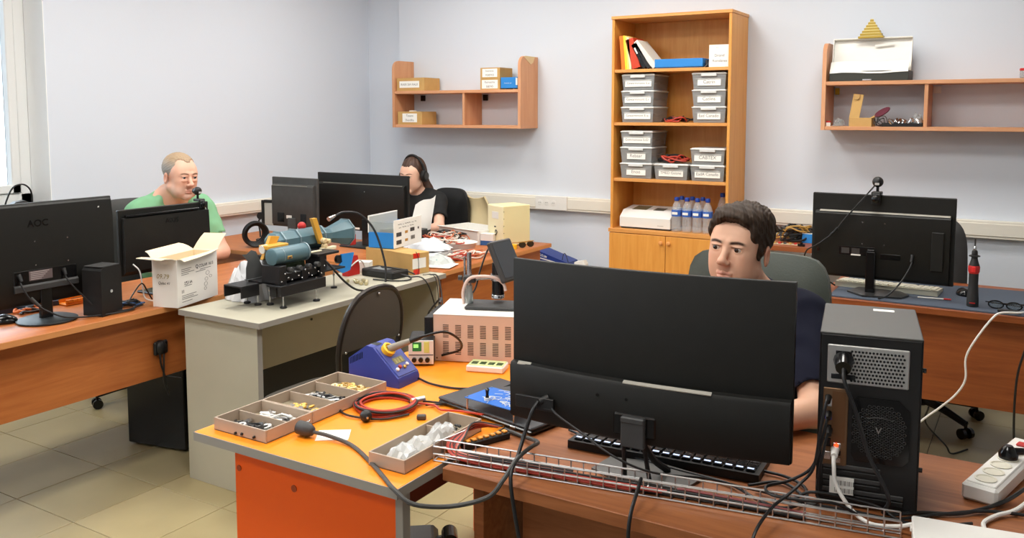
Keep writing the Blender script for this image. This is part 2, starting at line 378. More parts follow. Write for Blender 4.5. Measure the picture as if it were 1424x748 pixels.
# woman's corner: two desks
panel_desk('cherry desk crowded with wires and white trays, end towards the wall', -3.36, -2.66, 3.668, 4.87, [((-2.72, -2.702), (3.72, 4.80), (.0, .725))], [((-3.32, -2.722), (4.80, 4.825)), ((-3.32, -2.722), (3.70, 3.722))], W_left, W_left, edge=MATS['cherry edge band'])
panel_desk('cherry desk in the far corner under the two back to back monitors', -4.72, -3.365, 3.62, 4.36, [((-4.68, -3.4), (3.68, 3.698), (.4, .725))], [((-4.70, -4.675), (3.66, 4.34)), ((-3.42, -3.395), (3.70, 4.34))], W_leftx, W_leftx, edge=MATS['cherry edge band'])
# ================================================================ bookcase
bx0, bx1, by0, by1, bh = -2.397, -1.608, 5.2, 5.54, 2.21
bc = thing('bookcase', 'tall alder bookcase with open shelves over a two door cupboard', 'bookcase', ((bx0+bx1)/2, by0, 0)); ox, oy = (bx0+bx1)/2, by0
def P(x, y, z, name, m, par=bc, c=.0015, **k): return MB().box((x[0]-ox, x[1]-ox), (y[0]-oy, y[1]-oy), z, c).obj(name, m, par, **k)
T = .018
for a in (bx0, bx1-T): P((a, a+T), (by0, by1), (0, bh-.02), 'side_panel', W_case)
P((bx0-.004, bx1+.004), (by0-.006, by1), (bh-.02, bh), 'top_panel', W_casex)
P((bx0+T, bx1-T), (by1-.008, by1-.002), (.05, bh-.02), 'back_panel', W_case)
SH = (.833, 1.163, 1.527, 1.868)      # heights of shelf tops
for z in SH[1:]: P((bx0+T, bx1-T), (by0+.006, by1-.01), (z-.02, z), 'shelf', W_casex)
P((bx0-.006, bx1+.006), (by0-.018, by1-.01), (.808, .833), 'cupboard_top', W_casex)
P((bx0+T, bx1-T), (by0+.02, by1-.01), (.06, .078), 'cupboard_floor', W_casex); P((bx0+T, bx1-T), (by0+.03, by0+.045), (0, .06), 'plinth', W_case)
xm = (bx0+bx1)/2
for s, (a, b) in ((1, (bx0+.002, xm-.0015)), (-1, (xm+.0015, bx1-.002))):
    d = P((a, b), (by0-.019, by0-.001), (.065, .804), 'door', W_case)
    kx = (b-.024) if s == 1 else (a+.024)
    MB().lathe([(.006, 0), (.006, .006), (.013, .014), (.014, .02), (.009, .026), (.001, .027)], frame((kx-ox, -.019, .762), (0, -1, 0)), 16).obj('knob', mat('pale wooden knob', (226, 158, 92), .35), d)
# ================================================================ wall shelves
def wall_shelf(label, x0, x1, zb, zm, zt, div, yf=5.3, th=.022, right=True):
    t = thing('wall_shelf', label, 'shelf', ((x0+x1)/2, YB, zb)); ox, oy, oz = (x0+x1)/2, YB, zb
    def side(x):
        r = .065; pts = [(YB-.002-oy, 0), (YB-.002-oy, zt-zb)]+[(yf+r-r*math.sin(a)-oy, zt-zb-r+r*math.cos(a)) for a in np.linspace(0, math.pi/2, 7)]+[(yf-oy, 0)]
        return MB().prism(pts, 'x', x-ox, x+th-ox).obj('end_panel', W_shelf, t)
    side(x0)
    if right: side(x1-th)
    MB().box((x0+th-ox, x1-(th if right else 0)-ox), (yf+.004-oy, -.002), (0, th), .0015).obj('bottom_board', W_shelfx, t)
    MB().box((x0+th-ox, x1-(th if right else 0)-ox), (yf+.004-oy, -.002), (zm-th-zb, zm-zb), .0015).obj('upper_board', W_shelfx, t)
    for d in div: MB().box((d-ox, d+.02-ox), (yf+.012-oy, -.002), (th, zm-th-zb), .0015).obj('divider', W_shelf, t)
    return t, (ox, oy, oz)
shL, oL = wall_shelf('beech wall shelf with tall rounded ends, left of the bookcase', -4.305, -3.147, 1.477, 1.757, 1.992, [-3.655])
for x in (-4.19, -3.60): MB().box((x-.022-oL[0], x+.022-oL[0]), (-.012, -.002), (.205, .25), .002).obj('bracket', M_blackg, shL)
MB().prism([(5.345-oL[1], 1.985-oL[2]), (5.36-oL[1], 1.9925-oL[2]), (5.50-oL[1], 1.9925-oL[2]), (5.475-oL[1], 1.95-oL[2]), (5.44-oL[1], 1.935-oL[2])], 'x', -3.1475-oL[0], -3.144-oL[0]).obj('peeled_edge', mat('bare chipboard', (222, 196, 150), .8), shL, label='pale patch where the veneer has peeled')
shR, oR = wall_shelf('long beech wall shelf at the upper right', -1.098, .9, 1.488, 1.77, 1.995, [-.553, .16], right=True)
MB().box((-1.07-oR[0], -1.045-oR[0]), (-.006, -.002), (.21, .25), .001).obj('bracket', mat('brass', (190, 160, 60), .35, .9), shR)
MB().box((-.53-oR[0], -.49-oR[0]), (-.006, -.002), (.212, .252), .001).obj('bracket', M_white, shR, label='white bracket')
# ================================================================ bookcase contents
M_bin = mat('clear storage plastic', (172, 175, 176), .2, alpha=.46)
M_lid = mat('frosted lid plastic', (214, 217, 216), .4)
M_bits = mat('mixed grey hardware', (120, 116, 110), .6, noise=(60, .5), bump=(80, .8))
def bin_box(label, x, y, z, w, d, txt, lw=.7, h=.103, dark=.8):
    t = thing('storage_box', label, 'storage box', (x+w/2, y, z), group='labelled clear storage boxes')
    a, b = .012, h-.012
    def ring(i, zz, th=0): return [(-w/2+i+th, i+th, zz), (w/2-i-th, i+th, zz), (w/2-i-th, d-i-th, zz), (-w/2+i+th, d-i-th, zz)]
    o = MB(); vs = ring(.012, .001)+ring(.004, b)+ring(.004, b, .002)+ring(.012, .004, .002)
    fs = [(3, 2, 1, 0), (12, 13, 14, 15)]
    for k in range(4):
        n = (k+1) % 4; fs += [(k, n, 4+n, 4+k), (4+k, 4+n, 8+n, 8+k), (8+k, 8+n, 12+n, 12+k)]
    o.add(vs, fs); o.obj('tub', M_bin, t)
    l = MB().box((-w/2, w/2), (0, d), (b, b+.008), .003).box((-w/2+.008, w/2-.008), (.008, d-.008), (b+.006, h), .003).obj('lid', M_lid, t)
    MB().box((-w*.22, w*.22), (-.006, .002), (b-.012, b+.006), .002).obj('latch', M_lid, l)
    c = MB(); g = [[(-w/2+.018+(w-.036)*i/7, .016+(d-.032)*j/7, h*(.5+.2*random.random())*dark) for j in range(8)] for i in range(8)]
    c.sheet(g, .002).box((-w/2+.018, w/2-.018), (.016, d-.016), (.006, h*.45*dark), 0); o = c.obj('contents', M_bits, t); o['kind'] = 'stuff'
    la = MB().box((-w*lw/2, w*lw/2), (-.0005, .0015), (.022, .068), 0).obj('paper_label', M_paper, t, label='white paper label reading '+txt)
    la.rotation_euler = (math.radians(-3), 0, 0); la.location = (0, .0046, 0)
    text(txt, w*lw*.86, .021, plane_M((0, -.0008, .045), (1, 0, 0), (0, 0, 1)), M_inkg, la)
y0 = 5.222
L = ['uppermost left of three', 'middle left of three', 'lowest left of three']
for k, s in enumerate(('Gawarmmont E.ia', 'Gawarmmont E.s', 'Gawarmmonts E.a')):
    bin_box('clear lidded box labelled %s, second bookcase shelf, left stack' % s, -2.343+.002*k, y0, SH[2]+.104*k, .232, .26, s, .78)
for k, s in enumerate(('Ead Canado', 'Catlins', 'Catrin')):
    bin_box('clear lidded box labelled %s, second bookcase shelf, right stack' % s, -1.862-.001*k, y0, SH[2]+.104*k, .222, .26, s, .66)
for k, (s, w) in enumerate((('Enoo', .58), ('Rebaar', .56), ('Gommonous S.iD', .82))):
    bin_box('clear lidded box labelled %s, third bookcase shelf, left stack' % s, -2.345+.003*(k == 2), y0, SH[1]+.104*k, .228, .26, s, w)
bin_box('clear lidded box labelled TMED Gaione, third bookcase shelf, middle', -2.108, y0, SH[1], .232, .26, 'TMED Gaione', .7)
for k, (s, w) in enumerate((('EadA Canado', .72), ('CABTEX', .76))):
    bin_box('clear lidded box labelled %s, third bookcase shelf, right stack' % s, -1.866, y0, SH[1]+.104*k, .226, .26, s, w)
def tangle(name, label, cat, c, sx, sy, h, cols, n, r=.003, group=None, seed=1, loops=9):
    rnd = random.Random(seed); t = thing(name, label, cat, c, group=group)
    for k in range(n):
        ox, oy = rnd.uniform(-.25, .25)*sx, rnd.uniform(-.25, .25)*sy; pts = []
        a = rnd.uniform(0, 6.3); rx, ry = sx*rnd.uniform(.2, .3), sy*rnd.uniform(.2, .3)
        for q in range(loops):
            a += rnd.uniform(.7, 1.5); pts.append((ox+rx*math.cos(a), oy+ry*math.sin(a), r+(h-2*r)*rnd.random()*(1-abs(ox)/sx*2)))
        MB().tube(pts, r, 5, 5).obj('wire', cols[k % len(cols)], t)
    return t
tangle('wire_bundle', 'red and black test leads heaped on the third bookcase shelf', 'wires', (-2.0, 5.30, SH[1]+.106), .22, .12, .065, [M_redw, M_cable], 14, .0055, seed=4)
tangle('wire_bundle', 'red and black coil of leads on the second bookcase shelf between the stacks', 'wires', (-1.985, 5.3, SH[2]), .2, .13, .05, [M_cable, M_redw, M_cable], 9, .005, seed=9)
tangle('wire_bundle', 'black wires behind the blue box on the top bookcase shelf', 'wires', (-1.768, 5.265, SH[3]), .06, .09, .05, [M_cable, M_dark], 6, .005, seed=12)
# books and folders of the top shelf, leaning to the left
def book(label, x, th, h, d, tilt, cover, y=5.215, cat='book', pages=True, name='book', edge=None):
    t = thing(name, label, cat, (x, y, SH[3]), group='books on the top bookcase shelf'); t.rotation_euler = (0, -math.radians(tilt), 0)
    MB().box((0, .002), (0, d), (0, h), .0005).box((th-.002, th), (0, d), (0, h), .0005).box((0, th), (-.001, .003), (0, h), .001).obj('cover', cover, t)
    MB().box((.002, th-.002), (.003, d-.004), (.004, h-.004), 0).obj('page_block', M_paper, t)
    if edge: MB().box((th*.3, th*.7), (-.0018, -.0005), (h*.6, h*.85), 0).obj('spine_label', edge, t)
bk = lambda n, c, r=.5: mat(n, c, r)
book('orange spined book, leftmost on the top shelf', -2.334, .024, .215, .16, 5, bk('orange cover', (232, 120, 30)))
book('bright yellow thin book second from the left on the top shelf', -2.3085, .014, .218, .16, 5, bk('yellow cover', (248, 205, 50)))
book('pale yellow thin book third from the left on the top shelf', -2.2935, .012, .214, .16, 5.3, bk('pale yellow cover', (250, 222, 110)))
book('cream spined book beside the red folder on the top shelf', -2.2805, .016, .208, .16, 5.8, bk('cream cover', (240, 222, 180)))
book('broad red folder leaning on the cream book', -2.2575, .055, .195, .17, 16, bk('red cover', (196, 62, 34)), name='folder', cat='folder')
book('black folder leaning steeply, left of the two black ones', -2.185, .026, .175, .17, 29, M_blackg, name='folder', cat='folder', edge=M_paper)
book('black folder leaning steeply, right of the two black ones', -2.1525, .024, .19, .17, 33, M_black, name='folder', cat='folder')
book('thick white folder leaning at the end of the row', -2.118, .036, .215, .17, 40, bk('white cover', (226, 222, 210)), name='folder', cat='folder')
t = thing('box', 'flat bright blue box lying on the top bookcase shelf', 'box', (-1.945, 5.21, SH[3]))
MB().box((-.16, .155), (0, .2), (.006, .058), .002).obj('lid', M_blue, t); MB().box((-.157, .152), (.003, .197), (0, .03), .001).obj('tray', mat('dark blue card', (24, 60, 100), .5), t)
t = thing('box', 'small white box with a label at the right of the top bookcase shelf', 'box', (-1.69, 5.215, SH[3]))
b_ = MB().box((-.062, .062), (0, .12), (0, .135), .001).obj('carton', M_paper, t)
text('Drond', .06, .016, plane_M((.004, -.0008, .07), (1, 0, 0), (0, 0, 1)), M_inkg, t); text('Romdanes', .09, .015, plane_M((.006, -.0008, .038), (1, 0, 0), (0, 0, 1)), M_inkg, t); text('- Amo -', .04, .006, plane_M((-.01, -.0008, .118), (1, 0, 0), (0, 0, 1)), M_inkg, t, name='small_print')
# white desktop instrument with a sloped lid
t = thing('bench_instrument', 'white bench instrument with a sloped lid beside the water bottles', 'instrument', (-2.165, 5.225, SH[0]))
MB().prism([(-.0, .012), (.0, .075), (.06, .118), (.22, .135), (.24, .12), (.24, .012)], 'x', -.175, .175).obj('housing', M_white, t)
MB().box((-.17, .17), (.01, .23), (0, .014), .002).obj('base', M_dark, t)
M_w = mat('smoked window', (120, 120, 96), .25)
MB().prism([(.075, .1195), (.075, .1215), (.19, .134), (.19, .132)], 'x', -.12, -.02).obj('window', M_w, t); MB().prism([(.075, .1195), (.075, .1215), (.15, .1295), (.15, .1275)], 'x', .03, .1).obj('display', mat('lcd grey', (92, 100, 92), .3), t)
text('Amnomar', .05, .007, plane_M((.11, -.0008, .03), (1, 0, 0), (0, 0, 1)), M_inkg, t)
# bottles
M_pet = mat('clear bottle plastic', (232, 240, 245), .06, alpha=.26)
M_cap = mat('blue bottle cap', (28, 62, 150), .4); M_lab = mat('blue bottle label', (60, 104, 190), .4)
def bottle(label, x, y, h=.222):
    t = thing('water_bottle', label, 'bottle', (x, y, SH[0]), group='water bottles in the bookcase'); k = h/.222
    pr = [(.026, 0), (.031, .006), (.031, .03), (.0285, .036), (.031, .042), (.0285, .05), (.031, .058), (.0285, .066), (.031, .076), (.0315, .135), (.030, .148), (.022, .175), (.013, .192), (.0125, .2)]
    MB().lathe([(r, z*k) for r, z in pr], n=18).obj('bottle_body', M_pet, t)
    MB().lathe([(.0322, .1*k), (.0322, .14*k)], n=18, caps=False).obj('label_band', M_lab, t)
    MB().box((-.018, .018), (-.0335, -.032), (.112*k, .128*k), 0).obj('label_print', M_paper, t)
    MB().lathe([(.0152, .198*k), (.0155, .2*k), (.0155, .214*k), (.013, .221*k), (.004, .222*k)], n=18).obj('cap', M_cap, t)
for k, px in enumerate((-1.955, -1.886, -1.818, -1.751)): bottle('water bottle with blue cap, front row, %s from the white instrument' % ('first', 'second', 'third', 'fourth')[k], px, 5.245)
for k, px in enumerate((-1.952, -1.882, -1.812)): bottle('water bottle with blue cap, back row, %s from the left' % ('first', 'second', 'third')[k], px, 5.33)
bottle('water bottle standing apart by the right side of the bookcase', -1.70, 5.38, .25)
# ================================================================ left wall shelf contents
def carton(label, x0, x1, y0, y1, z, h, lines, lab, m=M_card, gap=False):
    t = thing('cardboard_box', label, 'box', ((x0+x1)/2, y0, z)); w = (x1-x0)/2
    MB().box((-w, w), (0, y1-y0), (0, h-.003), .001).obj('carton', m, t)
    MB().box((-w, -.0006), (.0, (y1-y0)), (h-.003, h), .0005).box((.0006, w), (.0, (y1-y0)), (h-.003, h), .0005).obj('lid_flap', m, t)
    l = MB().box((lab[0], lab[1]), (-.0012, .001), (lab[2], lab[3]), 0).obj('paper_label', M_paper, t)
    n = len(lines)
    for k, s in enumerate(lines):
        zz = lab[3]-(lab[3]-lab[2])*(k+.5)/n; text(s, (lab[1]-lab[0])*.84, min(.018, (lab[3]-lab[2])/n*.5), plane_M(((lab[0]+lab[1])/2, -.0016, zz), (1, 0, 0), (0, 0, 1)), M_inkg, l)
    return t
zl, zu = 1.4995, 1.757
carton('wide kraft box on the upper board at the left end of the shelf', -4.275, -4.01, 5.32, 5.52, zu, .1, ['RAIIII SIA RALII'], (-.105, .085, .025, .075))
t = carton('kraft box on the lower board at the left end of the shelf', -4.265, -4.03, 5.315, 5.5, zl, .1, ['Tesami', 'Shandlha'], (-.07, .07, .018, .085))
MB().box((-.03, .02), (.03, .06), (.1, .108), .002).obj('folded_flap', M_paper, t)
carton('small kraft box with white label, bottom of the stack of two', -3.503, -3.335, 5.325, 5.50, zu, .078, ['Remesma', 'sano'], (-.07, .066, .008, .07))
carton('small kraft box with white label, top of the stack of two', -3.503, -3.335, 5.325, 5.50, zu+.0785, .08, ['Inemsva', 'vseno'], (-.066, .062, .012, .072))
t = thing('box', 'small bright blue box at the right end of the left wall shelf', 'box', (-3.256, 5.325, zu))
MB().box((-.072, .068), (0, .1), (.008, .086), .002).obj('carton', M_blue, t); MB().box((-.04, -.015), (.02, .08), (0, .009), .001).box((.03, .06), (.02, .08), (0, .009), .001).obj('foot', M_black, t)
MB().box((.055, .0685), (-.0008, .05), (.03, .08), 0).obj('white_label', M_paper, t); text('Smomoli ano', .09, .008, plane_M((-.01, -.0009, .045), (1, 0, 0), (0, 0, 1)), M_paper, t)
# ================================================================ right wall shelf contents
zl, zu = 1.51, 1.77
t = thing('presentation_box', 'large white hinged case standing open, dark tray below, on the right shelf', 'box', (-.85, 5.32, zu))
MB().box((-.212, .212), (0, .19), (0, .058), .002).obj('tray', mat('dark olive board', (52, 54, 48), .6), t)
MB().box((-.03, .02), (-.008, .0), (.002, .012), .002).obj('clasp', M_metal, t)
ld = MB(); th = math.radians(12); R = Matrix.Translation((0, .07, .058)) @ Matrix.Rotation(-th, 4, 'X')
ld.box((-.205, .215), (0, .006), (0, .185), .001, R).box((-.205, .215), (-.03, .006), (.185, .191), .001, R).box((-.21, -.205), (-.03, .006), (0, .19), .001, R).box((.211, .216), (-.01, .006), (0, .19), .001, R)
ld.obj('lid', M_paper, t)
MB().sheet([[(-.21+.42*i/6, -.004+.012*j, .046+.004*math.sin(i*1.3)+.022*j+.0*i) for j in range(4)] for i in range(7)], .002).obj('liner', mat('white liner card', (236, 236, 230), .7), t)
MB().sheet([[(-.05+.1*i/3, .018, .192+.012*j+.004*i) for j in range(2)] for i in range(4)], .002, Matrix.Translation((.07, .065, .004))).obj('torn_edge', M_paper, t)
py = thing('pyramid_ornament', 'small gold stepped pyramid ornament on top of the white case', 'ornament', (-.852, 5.40, 2.0165))
for k in range(7):
    w = .068*(1-k/7); MB().box((-w, w), (-w*.45, w*.45), (k*.0158, k*.0158+.0115), .001).obj('step', mat('matt gold', (176, 148, 62), .45, .5), py)
    w2 = w*.86; MB().box((-w2, w2), (-w2*.4, w2*.4), (k*.0158+.0115, (k+1)*.0158), .0005).obj('course', mat('pale gold', (226, 212, 150), .4, .4), py)
t = thing('small_carton', 'tiny red and white carton at the left end of the lower board', 'box', (-1.062, 5.33, zl)); MB().box((-.012, .012), (0, .02), (0, .022), .0005).obj('carton', M_paper, t); MB().box((-.0121, .0121), (-.0002, .0202), (.022, .032), .0005).obj('red_end', M_red, t, label='red end of the carton')
M_bag = mat('clear polythene', (236, 238, 238), .1, alpha=.36)
def crumple(name, label, c, sx, sy, h, seed, m=M_bag, cat='bag', n=9, parent=None):
    rnd = random.Random(seed); g = []
    for i in range(n):
        row = []
        for j in range(n):
            u, v = i/(n-1)*2-1, j/(n-1)*2-1; e = max(0, (1-u*u)*(1-v*v))**.5
            row.append((sx*u*(1-.15*abs(v))+rnd.uniform(-.08, .08)*sx, sy*v*(1-.15*abs(u))+rnd.uniform(-.08, .08)*sy, .002+h*e*rnd.uniform(.45, 1)))
        g.append(row)
    o = MB().sheet(g, .0012).obj(name, m, parent, loc=c, ang=12)
    if not parent: tag(o, label, cat)
    return o
t = thing('parts_bag', 'clear bag of small electronic parts beside the tiny carton on the right shelf', 'bag', (-1.008, 5.36, zl)); crumple('bag', '', (0, 0, 0), .034, .03, .055, 3, m=mat('thin clear film', (210, 214, 214), .1, alpha=.16), parent=t)
mb = MB()
for k in range(14): mb.box((random.uniform(-.025, .015), random.uniform(.0, .02)), (random.uniform(-.02, 0), random.uniform(.0, .02)), (random.uniform(.003, .01), random.uniform(.012, .035)), 0)
o = mb.obj('loose_parts', M_bits, t); o['kind'] = 'stuff'
t = thing('small_carton', 'little open kraft carton with its flap standing up on the right shelf', 'box', (-.885, 5.325, zl), rz=-.08)
MB().box((-.062, .062), (0, .003), (0, .05), .0005).box((-.062, .062), (.087, .09), (0, .05), .0005).box((-.062, -.059), (.003, .087), (0, .05), .0005).box((.059, .062), (.003, .087), (0, .05), .0005).box((-.06, .06), (.002, .088), (0, .003), 0).obj('carton', M_card, t)
fl_ = MB().prism([(-.0, 0), (.003, 0), (.03, .14), (.027, .14)], 'x', -.0, .056); o = fl_.obj('flap', M_card, t); o.location = (-.062, .0, .05); o.rotation_euler = (0, .11, 0)
o = MB().lathe([(.016, 0), (.016, .0015)], frame((.036, .018, .115), (0, -1, .2)), 18).obj('flap_tab', mat('kraft tab', (182, 144, 88), .8), t); o.location = (-.062, -.002, .055)
t = thing('paddle', 'maroon oval paddle leaning out of the little kraft carton', 'paddle', (-.775, 5.375, 1.592)); t.rotation_euler = (math.radians(35), math.radians(-31), 0)
MB().lathe([(.001, -.003), (.03, -.003), (.031, 0), (.03, .003), (.001, .003)], Matrix.Diagonal((1.55, 1, 1, 1)), 24).obj('blade', mat('maroon plastic', (102, 48, 62), .5), t); MB().box((-.085, -.04), (-.008, .008), (-.003, .003), .001).obj('handle', M_card, t)
tangle('wire_bundle', 'thin black wire loops beside the kraft carton on the right shelf', 'wires', (-.77, 5.34, zl), .1, .05, .07, [M_cable], 4, .0022, seed=5, loops=6)
t = thing('parts_tray', 'black tray of chrome parts on the right shelf', 'tray', (-.665, 5.325, zl))
MB().box((-.105, .105), (0, .15), (0, .004), .001).box((-.105, .105), (0, .004), (.004, .02), .001).box((-.105, .105), (.146, .15), (.004, .02), .001).box((-.105, -.101), (.004, .146), (.004, .02), .001).box((.101, .105), (.004, .146), (.004, .02), .001).obj('tray', M_black, t)
rnd = random.Random(3)
for k in range(22):
    x, y = rnd.uniform(-.06, .09), rnd.uniform(.015, .12); MB().lathe([(.010, 0), (.016, .006), (.013, .022), (.005, .036)], frame((x, y, .008+.01*rnd.random()), (rnd.uniform(-1, 1), rnd.uniform(-1, 1), .8)), 10).obj('chrome_part', M_chrome, t)
o = crumple('clear_bag', '', (.07, .07, .012), .035, .05, .075, 8, m=mat('thin clear film', (210, 214, 214), .1, alpha=.16), parent=t)
t = thing('jar', 'small clear jar with a red lid on the upper board of the right shelf', 'jar', (-.06, 5.345, zu)); MB().lathe([(.036, 0), (.041, .004), (.041, .038), (.037, .042)], n=20).obj('jar_body', M_bin, t); MB().lathe([(.043, .04), (.043, .05), (.04, .053)], n=20).obj('lid', M_red, t)
# ================================================================ monitors (local: screen looks to +y, back to -y)
def sweep(prof, xs, sag, m=None):
    """closed profile (y,z) swept along x, bowed towards +y at both ends by sag"""
    o = MB(); n = len(prof); X = max(abs(x) for x in xs); vs = []
    for x in xs: vs += [(x, y+sag*(x/X)**2, z) for y, z in prof]
    fs = [tuple(range(n)), tuple(range((len(xs)-1)*n, len(xs)*n))[::-1]]
    for i in range(len(xs)-1):
        for k in range(n): fs.append((i*n+(k+1) % n, i*n+k, (i+1)*n+k, (i+1)*n+(k+1) % n))
    return o.add(vs, fs)
def curved_monitor(label, loc, rz, w, h, zb, ledge, th, sag, m=M_mon, n=16):
    t = thing('monitor', label, 'monitor', loc, rz); xs = [w*(i/n-.5) for i in range(n+1)]
    sweep([(0, zb), (-.012, zb+.001), (-.014, zb+.004), (-.014, zb+h-.003), (-.012, zb+h), (0, zb+h)], xs, sag).obj('panel_shell', m, t)
    sweep([(0, zb+.004), (0, zb+h-.004), (.003, zb+h-.004), (.003, zb+.004)], xs, sag).obj('screen', M_screen, t)
    xs2 = [x*.996 for x in xs]
    sweep([(-.013, zb+.001), (-th+.006, zb+.004), (-th, zb+.012), (-th-.002, zb+ledge-.008), (-th+.004, zb+ledge), (-.013, zb+ledge+.002)], xs2, sag).obj('lower_housing', m, t)
    return t
# --- the big curved one in front
mo = curved_monitor('large black curved monitor nearest the viewer, seen from behind', (-.748, 1.792, 0), math.radians(3.5), .664, .392, .842, .14, .034, .03)
M_gleam = mat('grey ledge highlight', (168, 164, 154), .3)  # reflected light on the ledge, put in as pale grey strips
sweep([(-.0335, .9795), (-.0255, .9845), (-.0255, .986), (-.034, .9815)], [-.03+.2*i/8 for i in range(9)], .005).obj('ledge_highlight', M_gleam, mo, label='pale strip painted as a highlight on the ledge')
sweep([(-.0335, .9795), (-.0255, .9845), (-.0255, .986), (-.034, .9815)], [-.31+.035*i/4 for i in range(5)], .0).obj('ledge_highlight', M_gleam, mo).location = (0, .0262, 0)
MB().box((-.05, .05), (-.038, -.03), (.862, .912), .004).obj('stand_mount', M_blackg, mo)
st = MB().box((-.028, .028), (-.052, -.034), (.895, .91), .003).box((-.028, .028), (-.05, -.036), (.84, .9), .003).obj('stand_hinge', M_dark, mo)
MB().tube([(-.022, -.046, .905), (-.026, -.03, .83), (-.032, -.005, .758)], .0055, 8, 4).obj('stand_leg', M_black, mo)
MB().tube([(.022, -.046, .905), (.024, -.03, .83), (.028, -.008, .758)], .0055, 8, 4).obj('stand_leg', M_black, mo)
MB().tube([(.018, -.036, .86), (.03, .01, .8), (.05, .06, .758)], .008, 8, 4).obj('stand_leg', M_black, mo)
MB().prism([(-.115, -.005), (-.06, -.028), (.11, -.022), (.135, .07), (.02, .10), (-.1, .08)], 'z', .7505, .757).obj('stand_base', mat('grey metal stand plate', (84, 84, 82), .4), mo)
po = MB().box((-.30, -.20), (-.0365, -.028), (.885, .915), .001).obj('port_recess', M_black, mo)
MB().box((-.225, -.195), (-.037, -.034), (.888, .892), .001).obj('port_lip', M_black, mo)
for x in (-.09, -.02): MB().cyl((x, -.0365, .945), (x, -.034, .945), .0035, n=8).obj('mount_hole', M_blackg, mo)
def flat_monitor(label, loc, rz, w, h, zb, ledge=None, th=.045, m=M_mon, bezel=.012):
    t = thing('monitor', label, 'monitor', loc, rz)
    MB().box((-w/2, w/2), (-.018, 0), (zb, zb+h), .003).obj('panel_shell', m, t)
    MB().box((-w/2+.008, w/2-.008), (0, .0015), (zb+.012, zb+h-.008), 0).obj('screen', M_screen, t)
    if ledge: # housing below the ledge
        zt = zb+h*ledge
        MB().prism([(-.017, zb+.002), (-th+.01, zb+.006), (-th, zb+.02), (-th, zt-.012), (-th+.012, zt), (-.017, zt+.003)], 'x', -w/2+.018, w/2-.018).obj('rear_housing', m, t)
    return t
# --- leftmost monitor
a = flat_monitor('black monitor at the far left on a round foot, back towards us', (-3.42, 2.008, 0), math.radians(90), .538, .408, .825)
MB().prism([(-.018, .83), (-.032, .85), (-.036, .95), (-.036, 1.15), (-.028, 1.22), (-.018, 1.228)], 'x', -.262, .262).obj('rear_housing', M_mon, a)
MB().box((-.17, .09), (-.0375, -.03), (.893, .968), .002).obj('recess', M_blackg, a)
MB().prism([(-.036, .882), (-.045, .886), (-.045, .906), (-.036, .914)], 'x', -.171, .091).obj('recess_lip', M_dark, a)
s_ = MB().box((-.11, -.015), (-.0382, -.037), (.925, .963), 0).obj('rating_label', mat('greyish sticker', (96, 84, 84), .5), a)
for k in range(5): MB().box((-.104, -.06+.008*k), (-.0386, -.038), (.929+.007*k, .932+.007*k), 0).obj('label_line', mat('faded print', (170, 160, 160), .6), s_)
text('AOC', .10, .028, plane_M((-.065, -.0368, 1.152), (1, 0, 0), (0, 0, 1)), mat('faint gloss lettering', (14, 14, 14), .2), a, ext=.0004, bold=.01)
for x, z in ((-.08, 1.08), (.055, 1.08), (-.08, .985), (.055, .985)): MB().cyl((x, -.037, z), (x, -.0355, z), .003, n=8).obj('screw', M_metal, a)
MB().box((-.066, -.018), (-.038, -.014), (.762, .9), .003).obj('stand_neck', M_blackg, a)
MB().lathe([(.108, .7505), (.113, .754), (.113, .758), (.095, .764), (.03, .766)], Matrix.Translation((-.035, -.02, 0)), 36).obj('stand_foot', mat('dark satin foot', (34, 38, 40), .5), a)
MB().prism([(.194, 0), (.199, 0), (.201, .006), (.195, .005)], 'y', -.0372, -.036, Matrix.Translation((0, 0, 1.19))).obj('chip_mark', M_paper, a)
# --- second monitor with webcam
b = flat_monitor('black monitor in front of the man in green, webcam on its corner', (-3.50, 2.607, 0), math.radians(90), .49, .30, .855)
MB().prism([(-.018, .86), (-.034, .875), (-.04, .96), (-.034, 1.115), (-.018, 1.12)], 'x', -.23, .235).obj('rear_housing', M_mon, b)
MB().box((-.215, .18), (-.0335, -.017), (1.122, 1.131), .001).obj('vent_slot', M_blackg, b)
text('ASUS', .09, .022, plane_M((.02, -.0372, 1.087), (1, 0, 0), (0, .04, 1)), MATS['faint gloss lettering'], b, ext=.0004)
MB().box((-.03, .03), (-.03, -.012), (.76, .9), .003).obj('stand_neck', M_black, b); MB().box((-.1, .1), (-.09, .08), (.7505, .76), .004).obj('stand_base', M_black, b)
def webcam(label, loc, rz, s=1.0, strap=True):
    t = thing('webcam', label, 'webcam', loc, rz)
    MB().sphere((0, 0, .045*s), .0185*s, 12).obj('ball_housing', M_black, t)
    MB().lathe([(.012*s, 0), (.0125*s, .004*s), (.009*s, .006*s)], frame((0, .016*s, .045*s), (0, 1, 0)), 16).obj('lens_ring', M_blackg, t)
    MB().box((-.007*s, .007*s), (-.0188*s, -.0165*s), (.035*s, .043*s), .0005).obj('rear_badge', mat('silver badge', (190, 190, 190), .4), t)
    MB().cyl((0, -.0, .01*s), (0, 0, .03*s), .005*s, n=10).obj('neck', M_blackg, t)
    MB().box((-.016*s, .016*s), (-.03*s, .012*s), (0.0005, .012*s), .003).box((-.014*s, .014*s), (-.034*s, -.024*s), (-.03*s, .006*s), .003).obj('clip', M_black, t)
    MB().lathe([(.006*s, 0), (.013*s, .001), (.013*s, .008*s), (.008*s, .011*s)], frame((0, -.034*s, -.012*s), (0, -1, 0)), 16).obj('clamp_knob', M_blackg, t)
    return t
webcam('round webcam clipped on the monitor of the man in green', (-3.512, 2.815, 1.156), math.radians(90), 1.12)
